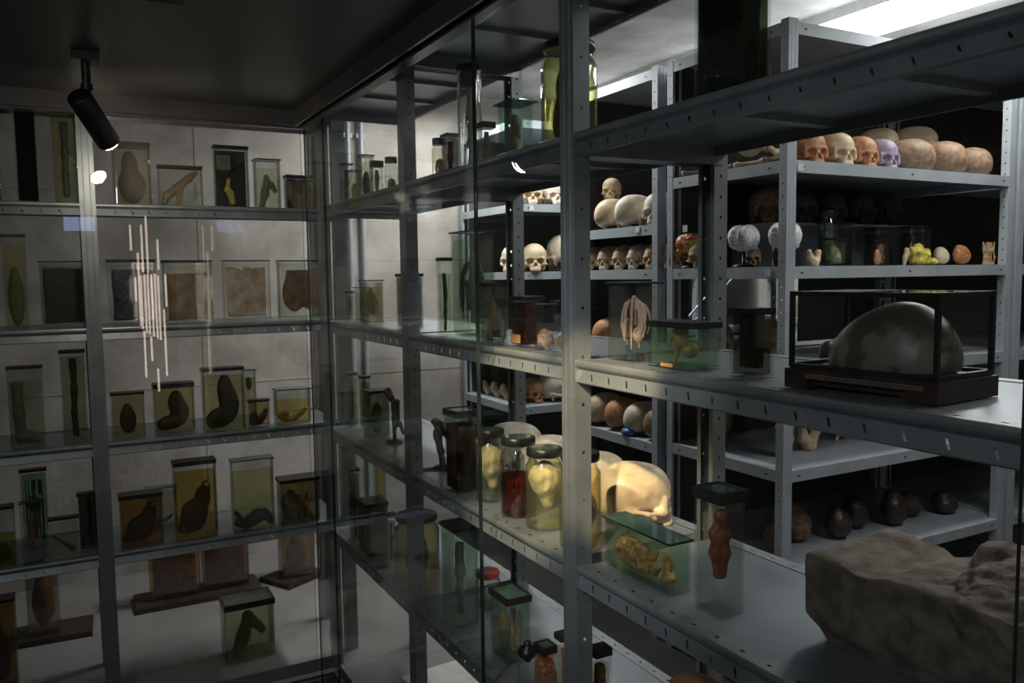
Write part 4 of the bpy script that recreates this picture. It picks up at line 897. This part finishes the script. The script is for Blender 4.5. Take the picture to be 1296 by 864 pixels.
# fourth shelf
z = S4
lj(-.289,3.799,z,.11,.055,.244,'green-yellow jar cut by the left picture edge, far fourth shelf',glass='jar_green',liq=(.55,.60,.22),fill=.55,milk=.1,sm=sp_organ,smat='skin_green',slab='dark green lump in the green-yellow jar at the left edge',sfrac=(.85,.7,.4))
lj(-.172,4.07,z,.101,.04,.326,'tall green jar standing behind the small jar with a red strip',glass='jar_green',liq=(.45,.62,.45),fill=.95,sm=sp_strands,smat='skin_green',slab='green tangled strands in the tall green jar behind',sfrac=(.85,.7,.9))
lj(-.176,3.778,z,.074,.044,.253,'small clear jar with red-brown hanging strip, far fourth shelf',lid='glass',liq=CL,fill=.85,sm=sp_arm,smat='skin_red',slab='red-brown hanging strip in the small clear jar, far fourth shelf',sfrac=(.5,.5,.55),soff=(0,0,.15))
lj(-.063,3.790,z,.109,.033,.170,'low clear slab jar with dark-lidded top and spoon-shaped dark piece',lidh=.008,liq=(.82,.82,.72),fill=.9,sm=sp_spoon,smat='skin_green',slab='spoon-shaped dark piece in the low clear slab jar',sfrac=(.88,.6,.7))
lj(.034,3.850,z,.088,.044,.245,'dark leaning-looking jar with twisted pale strand, directly left of far post',liq=(.15,.14,.12),fill=.97,milk=.05,sm=sp_arm,smat='skin_dark',slab='twisted strand in the dark jar directly left of the far post',sfrac=(.6,.6,.88))
lj(.229,3.80,z,.169,.085,.228,'amber jar with large dark rounded body, right of far post, fourth shelf',lidh=.014,liq=(.62,.36,.14),fill=.95,milk=.07,sm=sp_fetus,smat='skin_dark',slab='large dark rounded body in the amber jar, fourth shelf',sfrac=(.9,.85,.85))
lj(.449,3.80,z,.174,.087,.344,'tall yellow jar with dark animal-like body, fourth shelf of far rack',lidh=.014,liq=(.80,.62,.22),fill=.88,milk=.08,sm=sp_fetus,smat='skin_dark',slab='dark animal-like body in the tall yellow jar',sfrac=(.92,.85,.75))
lj(.692,3.79,z,.182,.073,.325,'tall wide jar with a coiled dark snake-like piece at its bottom',lid='glass',liq=(.84,.82,.50),fill=.84,milk=.10,sm=sp_snake,smat='skin_dark',slab='coiled dark snake-like piece at the bottom of the wide jar',sfrac=(.92,.8,.28))
lj(.899,3.80,z,.179,.107,.211,'dark jar with black lid and yellowish tissue next to the corner, fourth shelf',lidh=.012,liq=(.38,.28,.14),fill=.94,milk=.06,sm=sp_flap,smat='skin_tan',slab='yellowish folded tissue in the dark jar next to the corner',sfrac=(.85,.8,.75))
lj(.335,4.076,z,.13,.052,.178,'pale jar standing behind the gap between amber and tall yellow jar',lid='glass',liq=(.86,.84,.70),fill=.9,sm=sp_bow,smat='skin_tan',slab='small tan piece in the pale jar behind the gap',sfrac=(.85,.7,.3))
# white base below
mb = MB(); mb.box(-.20,.16,-.12,.12,0,.022); mb.box(-.195,.155,-.115,.115,.022,.026)
tag(mb.build('wooden_board', M['wood'], None, (-.13,4.66,0), -.04), 'dark board under the brown jar at the lower left', 'board', 'dark boards on the base')
lj(-.345,4.162,.0,.142,.086,.40,'amber brown jar at the lower left picture corner on the white base',liq=(.42,.26,.08),fill=.95,milk=.12,sm=sp_organ,smat='skin_brown',slab='brown mass in the amber jar at the lower left corner',sfrac=(.8,.8,.8))
lj(-.185,4.66,.0275,.144,.101,.40,'tall jar with brown ragged column standing on a dark board, lower left',liq=(.70,.62,.48),fill=.95,milk=.05,sm=sp_organ,smat='slab_brown',slab='brown ragged column in the jar on the lower left board',sfrac=(.85,.85,.85))
mb = MB(); mb.box(-.33,.33,-.13,.13,0,.022); mb.box(-.325,.325,-.125,.125,.022,.026)
tag(mb.build('wooden_board', M['wood'], None, (.565,4.83,0), .0), 'wide dark board under the two torso slabs on the white base', 'board', 'dark boards on the base')
lj(.445,4.83,.0275,.262,.09,.34,'left slab jar with orange torso section on the wide board',liq=(.85,.55,.25),fill=.96,milk=.05,sm=sp_slab,smat='slab_orange',slab='orange-brown torso section in the left slab jar on the board',sfrac=(.9,.7,.9))
lj(.715,4.84,.0275,.255,.09,.36,'right slab jar with dark red torso section on the wide board',liq=(.60,.35,.30),fill=.96,milk=.05,sm=sp_slab,smat='slab_red',slab='dark red torso section in the right slab jar on the board',sfrac=(.9,.7,.9))
lj(.674,3.944,.001,.226,.158,.278,'large square jar with thick grey-topped black lid alone in front on the white base',lid='pitchglass',lidh=.022,glass='jar_green',liq=(.74,.74,.46),fill=.93,milk=.08,sm=sp_lambda,smat='skin_green',slab='dark twisted body in the large square jar on the white base',sfrac=(.80,.7,.85))
mb = MB(); mb.box(-.15,.15,-.13,.13,0,.022); mb.box(-.145,.145,-.125,.125,.022,.026)
tag(mb.build('wooden_board', M['wood'], None, (1.10,4.83,0), .5), 'dark board under the amber jar behind the corner legs', 'board', 'dark boards on the base')
lj(1.12,4.83,.0275,.19,.15,.30,'amber jar with golden bottom on a board behind the corner legs',liq=(.60,.40,.20),fill=.95,milk=.1,sm=sp_organ,smat='slab_brown',slab='brown mass in the amber jar behind the corner legs',sfrac=(.8,.8,.8))

# ================================================================ STORE CONTENTS
def panel(r,x0,x1,y,z0,z1):  # dark sheet added inside a rack, standing in for the shade between shelves
    mb = MB(); mb.box(x0,x1,y,y+.003,z0,z1); link_mesh('shade_sheet', mb.mesh('shade_sheet'), M['store_shade'], r)
M['store_shade'] = mottled('dark_shade_sheet', (.035,.034,.034), (.06,.058,.056), .8, 4)  # near-black colour carries the shade of the rack depths
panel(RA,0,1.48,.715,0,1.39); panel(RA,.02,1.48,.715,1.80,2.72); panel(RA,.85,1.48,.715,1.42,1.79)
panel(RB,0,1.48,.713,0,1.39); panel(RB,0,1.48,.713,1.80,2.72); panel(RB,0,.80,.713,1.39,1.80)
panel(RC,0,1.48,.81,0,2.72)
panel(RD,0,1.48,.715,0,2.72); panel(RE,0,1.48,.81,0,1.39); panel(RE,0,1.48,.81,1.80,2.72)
for q in ((.62,1.35,1.47,2.02),(.68,1.33,1.53,2.0)):
    mb = MB(); mb.tube([(q[0],.735,q[1]),(q[2]-.06,.735,q[3])],.008,8); link_mesh('cross_brace', mb.mesh('cross_brace'), M['pale_steel'], RB)
zt = 2.211
# top shelf of the corner rack, front row
skull(2.58,2.50,zt,-.9,'bone','skull with open jaw tipped on its side, nearest the corner post on the top shelf',1,1.0,tilt=-.45)
skull(2.73,2.47,zt,-1.8,'bone_red','orange-red face skull second along the top shelf edge',0,.95)
skull(2.885,2.46,zt,-1.75,'bone','tan skull with clear eye sockets, third along the top shelf edge',0,.97)
skull(3.04,2.47,zt,-1.7,'bone_red','reddish tan skull facing out, fourth along the top shelf edge',0,.95)
skull(3.19,2.48,zt,-1.7,'bone_lilac','lilac-painted face skull in the top shelf row',0,.95)
skull(3.38,2.48,zt,2.4,'bone_brown','brown skull turned away after the lilac one, top shelf',2,1.1,cat='skull')
skull(3.60,2.47,zt,1.9,'bone_brown','brown rounded skull second from the right post, top shelf front row',2,1.1)
skull(3.80,2.46,zt,1.7,'bone_brown','last brown rounded skull beside the right post, top shelf front row',2,.98)
skull(3.10,2.70,zt+.08,-1.6,'bone_brown','brown crown rising behind the reddish skulls, top shelf',0,1.0)
skull(3.50,2.72,zt+.10,-1.2,'bone','rounded skull crown behind, between two brown front skulls, top shelf',0,1.0)
skull(3.80,2.74,zt+.11,-1.0,'bone','large skull high behind near the right post, top shelf',0,1.15)
for k,(x,y,zz) in enumerate(((3.10,2.70,zt),(3.50,2.72,zt),(3.80,2.74,zt))):
    mb = MB(); h = (.08,.10,.11)[k]; mb.box(-.07,.07,-.07,.07,0,h-.002); tag(mb.build('support_block', M['wood'], None, (x,y,zz)), ('dark block under the crown behind the reddish skulls','dark block under the rounded crown between brown skulls','dark block under the large skull near the right post')[k], 'block', 'support blocks on the top shelf')
# long bones along the near end
for k in range(4):
    mb = MB(); y0 = 2.36+.16*k
    mb.lathe([(0,-.075),(.012,-.072),(.014,-.06),(.008,-.045),(.0075,.045),(.013,.06),(.012,.072),(0,.075)],12)
    me = mb.mesh('long_bone', Matrix.Rotation(PI/2,4,'X'))
    tag(link_mesh('long_bone', me, M[('skin_tan','bone','bone_red','bone_lilac')[k]], None, (2.475+.012*(k%2),y0+.03,zt+.0145), .1*k), ('long tan bone at the near end of the top shelf, beside the corner post','yellowish bone second from the corner post along the shelf end','reddish bone third from the corner post along the shelf end','bluish bone farthest from the corner post along the shelf end')[k], 'bone', 'long bones on the top shelf end')
# brain casts on stands, painted brain
def brain_mesh(seed):
    s = SDF((-.10,-.08,-.01),(.10,.08,.13),84)
    s.add(s.ell((-.0,.022,.070),(.082,.040,.052))); s.add(s.ell((-.0,-.022,.070),(.082,.040,.052)),.004)
    s.add(s.ell((-.05,0,.030),(.036,.045,.024)),.008); s.add(s.cap((-.015,0,.03),(-.03,0,.002),.014,.010),.006)
    s.add(s.ell((.03,0,.04),(.035,.045,.024)),.01)
    P = s.P; s.F = s.F+.0022*np.sin(P[...,0]*210+4*np.sin(P[...,2]*70+2*np.sin(P[...,1]*60)))*np.cos(P[...,2]*150+3*np.sin(P[...,0]*80))
    return s.mesh('brain')
BM = brain_mesh(1)
def brain(x,y,z,rot,mat,label,sc=1):
    t = empty('brain_model', (x,y,z), rot, label, 'brain model')
    me = BM.copy(); link_mesh('brain', me, M[mat], t, (0,0,.055)).scale = (sc,)*3
    mb = MB(); mb.lathe([(.045,0),(.045,.008),(.02,.014),(.007,.02),(.007,.066),(0,.068)],20); mb.build('stand', M['black'], t)
brain(2.50,2.92,1.801,-1.4,'brainwax','brain model painted red, green and yellow on a black stand',.85)
brain(2.53,2.62,1.801,-2.6,'plaster','left white plaster brain cast on a black stand')
brain(2.56,2.42,1.801,-2.6,'plaster','right white plaster brain cast on a black stand, behind the corner post')
# brown skulls on the riser
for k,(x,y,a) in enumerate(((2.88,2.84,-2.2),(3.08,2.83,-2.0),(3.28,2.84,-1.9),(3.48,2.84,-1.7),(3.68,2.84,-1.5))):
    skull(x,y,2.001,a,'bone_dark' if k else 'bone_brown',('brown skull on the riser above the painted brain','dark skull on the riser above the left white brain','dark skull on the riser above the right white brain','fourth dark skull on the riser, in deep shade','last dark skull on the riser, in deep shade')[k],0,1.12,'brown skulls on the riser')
# small skull pieces under the brains
for k,(x,y) in enumerate(((2.66,2.52),(2.67,2.72))):
    skull(x,y,1.801,-2.2,'bone_brown',('small brown skull below the right white brain','small brown skull below the left white brain')[k],0,.62,'small skulls under the brain casts')
# middle shelf row of the corner rack
def lump(name,loc,dims,mat,fn,label,cat,rot=0):
    me = fn(*dims); o = link_mesh(name, me, M[mat], None, loc, rot); return tag(o,label,cat)
zm = 1.801
lump('jaw_piece',(2.66,2.36,zm),(.09,.04,.07),'bone',sp_jaw,'cream jaw piece with upright prongs right of the corner post','jaw',.2)
def small_jar(x,y,w,d,h,label,slab,liq,mat,fn=sp_organ,**k): jar((x,y,zm),w,d,h,label,liq=liq,sm=fn,smat=mat,slab=slab,**k)
small_jar(2.80,2.38,.08,.06,.115,'small dim greenish jar on the middle shelf behind, right of the jaw piece','pale crumbs in the small dim greenish jar',(.6,.7,.55),'skin_cream',sp_flap,glass='jar_green')
small_jar(2.97,2.56,.085,.085,.245,'tall round clear jar standing out on the middle shelf behind','greenish content in the tall round clear jar behind',(.6,.66,.62),'skin_green',sp_arm,cyl=True,fill=.8)
small_jar(3.14,2.42,.055,.05,.125,'slim jar with pinkish pieces on the middle shelf behind','pinkish pieces in the slim jar behind',(.5,.4,.35),'skin_pink',sp_strands)
small_jar(3.10,2.63,.16,.07,.20,'dim wide jar at the back of the middle shelf, behind the tall round jar','brown mass in the dim wide back jar',(.4,.35,.25),'skin_brown')
small_jar(3.40,2.63,.14,.07,.18,'dim jar with brownish content at the back of the middle shelf','brownish content in the dim back jar',(.4,.3,.2),'skin_red')
small_jar(3.66,2.63,.15,.07,.19,'dim jar at the back of the middle shelf near the right post','grey content in the dim back jar near the right post',(.35,.33,.25),'skin_brown')
lump('bone_fragment',(3.04,2.36,zm),(.04,.03,.07),'bone_red',sp_pear,'small pink bone fragment on the middle shelf edge behind','bone')
lump('bone_fragment',(3.23,2.36,zm),(.05,.03,.085),'bone',sp_lambda,'small tan bone fragment with white tag right of the slim jar','bone')
lump('anatomical_model',(3.40,2.40,zm),(.17,.08,.10),'skin_yellow',sp_flap,'yellow knobbly anatomical model on the middle shelf behind','model')
lump('anatomical_model',(3.56,2.42,zm),(.09,.08,.09),'skin_cream',sp_organ,'cream rounded model beside the yellow knobbly one','model')
lump('anatomical_model',(3.68,2.40,zm),(.14,.07,.10),'skin_orange',sp_organ,'orange-green rounded model on the middle shelf behind','model')
lump('anatomical_model',(3.84,2.37,zm),(.10,.05,.11),'skin_tan',sp_strands,'tooth-shaped tan model beside the right post on the middle shelf','model')
# lower shelves of the corner rack
zl = 1.391
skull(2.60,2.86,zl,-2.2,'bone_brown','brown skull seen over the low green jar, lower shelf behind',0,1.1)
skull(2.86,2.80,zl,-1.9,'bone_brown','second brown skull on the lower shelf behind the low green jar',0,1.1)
zl = .991
lump('anatomical_model',(2.66,2.50,zl),(.11,.09,.20),'bone_red',sp_tongue,'pink-red upright model right of the corner post, low store shelf','model')
lump('jaw_piece',(2.86,2.55,zl),(.11,.06,.12),'bone',sp_jaw,'cream jaw on the low store shelf','jaw')
lump('ring_bone',(3.16,2.62,zl),(.13,.07,.10),'bone',sp_pair,'ring-shaped cream bone on the low store shelf','bone')
lump('anatomical_model',(2.62,2.88,zl),(.22,.10,.26),'bone_brown',sp_organ,'large brown lump left of the corner post, low store shelf','model')
zl = .581
rs = random.Random(3)
for k in range(7):
    lump('wrapped_bundle',(2.62+.19*k,2.50+.06*(k%2),zl),(.16,.14,.12+.1*rs.random()),('skin_brown','bone_brown','skin_dark','skin_dark','skin_dark','bone_dark','skin_dark')[k],sp_organ,('brown dim bundle on the lowest visible store shelf, nearest the corner post','brownish dim bundle second from the corner post, lowest visible shelf','dark bundle third from the corner post, lowest visible shelf','dark bundle fourth from the corner post, lowest visible shelf','dark bundle fifth from the corner post, lowest visible shelf','brown bundle sixth from the corner post, lowest visible shelf','dark bundle next to the right post, lowest visible shelf')[k],'bundle')
# light skulls in the rack behind (end facing the gallery)
zz = 2.011
for k,(x,y,a,m,s_) in enumerate(((2.56,3.22,-2.6,'bone_pale',1.05),(2.56,3.41,-.05,'bone_pale',1.08),(2.56,3.60,.0,'bone',1.05))):
    skull(x,y,zz,a,m,('pale skull nearest the double post in the upper row behind','pale rounded skull in the middle of the upper row behind','yellowish rounded skull at the post side of the upper row behind')[k],0,s_,'upper row of pale skulls behind the near post')
skull(2.60,3.68,zz+.135,-2.3,'bone','small skull face stacked above the yellowish rounded skull',1,.72,'upper row of pale skulls behind the near post')
skull(2.80,3.34,zz,-1.0,'bone_dark','dark skull behind the pale rounded skull, upper row',0,1.15,'upper row of pale skulls behind the near post')
zz = 1.801
for k in range(6):
    y = 3.74-.132*k
    skull(2.54,y,zz,-2.8+.08*((k*7)%3-1),('bone','bone','bone','bone_pale','bone','bone')[k],('first','second','third','fourth','fifth','last')[k]+' skull from the post side in the row of faces on middle shelf'  ,0,.82,'row of skull faces on the middle shelf')
for k in range(2):
    skull(2.52,3.02-.14*k,zz,-2.4,'bone',('brownish skull face left of the painted brain','tan skull face right beside the painted brain stand')[k],0,.8,'skull faces beside the painted brain')
zz = 1.391
skull(2.56,3.62,zz,-.5,'bone_red','brownish lying skull over the low shelf edge beside the near post',0,1.0)
lump('bone_fragment',(2.50,3.50,zz),(.16,.07,.05),'bone',sp_organ,'flat cream bone on the shelf edge beside the near post','bone',RZ)
zz = .961
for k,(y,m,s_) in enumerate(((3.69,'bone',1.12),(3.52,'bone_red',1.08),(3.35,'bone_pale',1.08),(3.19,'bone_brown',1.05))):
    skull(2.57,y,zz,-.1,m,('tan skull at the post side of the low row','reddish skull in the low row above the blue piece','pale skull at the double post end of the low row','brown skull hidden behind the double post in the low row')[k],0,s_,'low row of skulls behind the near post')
mb = MB(); mb.lathe([(0,0),(.035,.004),(.04,.02),(.03,.035),(.0,.038)],16)
tag(mb.build('blue_cloth', M['bluebit'], None, (2.475,3.36,zz)), 'small bright blue piece in front of the reddish low skull', 'cloth')
# farthest rack
zz = 1.801
skull(2.56,4.70,zz,-2.6,'bone_pale','pale skull face at the left end of the farthest rack',0,1.15,'skulls on the farthest rack')
skull(2.62,4.56,zz,-2.0,'bone','tan skull face on the farthest rack beside the glass joint jar',0,1.15,'skulls on the farthest rack')
skull(2.86,4.60,zz+.03,1.6,'bone_pale','large pale rounded skull raised beside the tan face, farthest rack',0,1.35,'skulls on the farthest rack')
mb = MB(); mb.box(-.07,.07,-.06,.06,0,.028); tag(mb.build('support_block', M['wood'], None, (2.86,4.60,zz)), 'dark block under the large pale skull on the farthest rack', 'block')
zz = 2.221
skull(2.62,4.58,zz,-2.0,'bone','skull face at the upper left of the farthest rack',0,1.0,'skulls on the farthest rack')
skull(2.78,4.58,zz,-1.8,'bone_pale','paler skull face at the upper right of the farthest rack',0,1.05,'skulls on the farthest rack')
zz = .951
for k in range(6):
    x,y = (2.52,4.60+.12*k) if k<4 else (2.50+.0*k,4.60)
    if k<4: lump('jaw_bone',(2.56,5.10-.14*k,zz),(.12,.08,.10),'bone',sp_jaw,('lower jaw nearest the wall','second lower jaw from the wall','third lower jaw from the wall','lower jaw nearest the passage')[k]+' on the low shelf of the farthest rack','jaw',RZ+.3)
skull(2.80,4.60,zz+.0,-.6,'bone_pale','pale rounded skull on the low shelf of the farthest rack',0,1.2,'skulls on the farthest rack')
skull(2.66,4.66,zz+.0,-1.6,'bone_red','reddish skull beside the pale one, low shelf of the farthest rack',0,1.0,'skulls on the farthest rack')
zz = .501
for k in range(5):
    lump('dark_bottle_jar',(2.60+.17*k,4.62,zz),(.13,.12,.26),'skin_dark',sp_pear,('dark jar-shaped bundle at the left on the lowest shelf of the farthest rack','second dark bundle, lowest shelf of the farthest rack','third dark bundle, lowest shelf of the farthest rack','fourth dark bundle, lowest shelf of the farthest rack','fifth dark bundle, lowest shelf of the farthest rack')[k],'bundle')
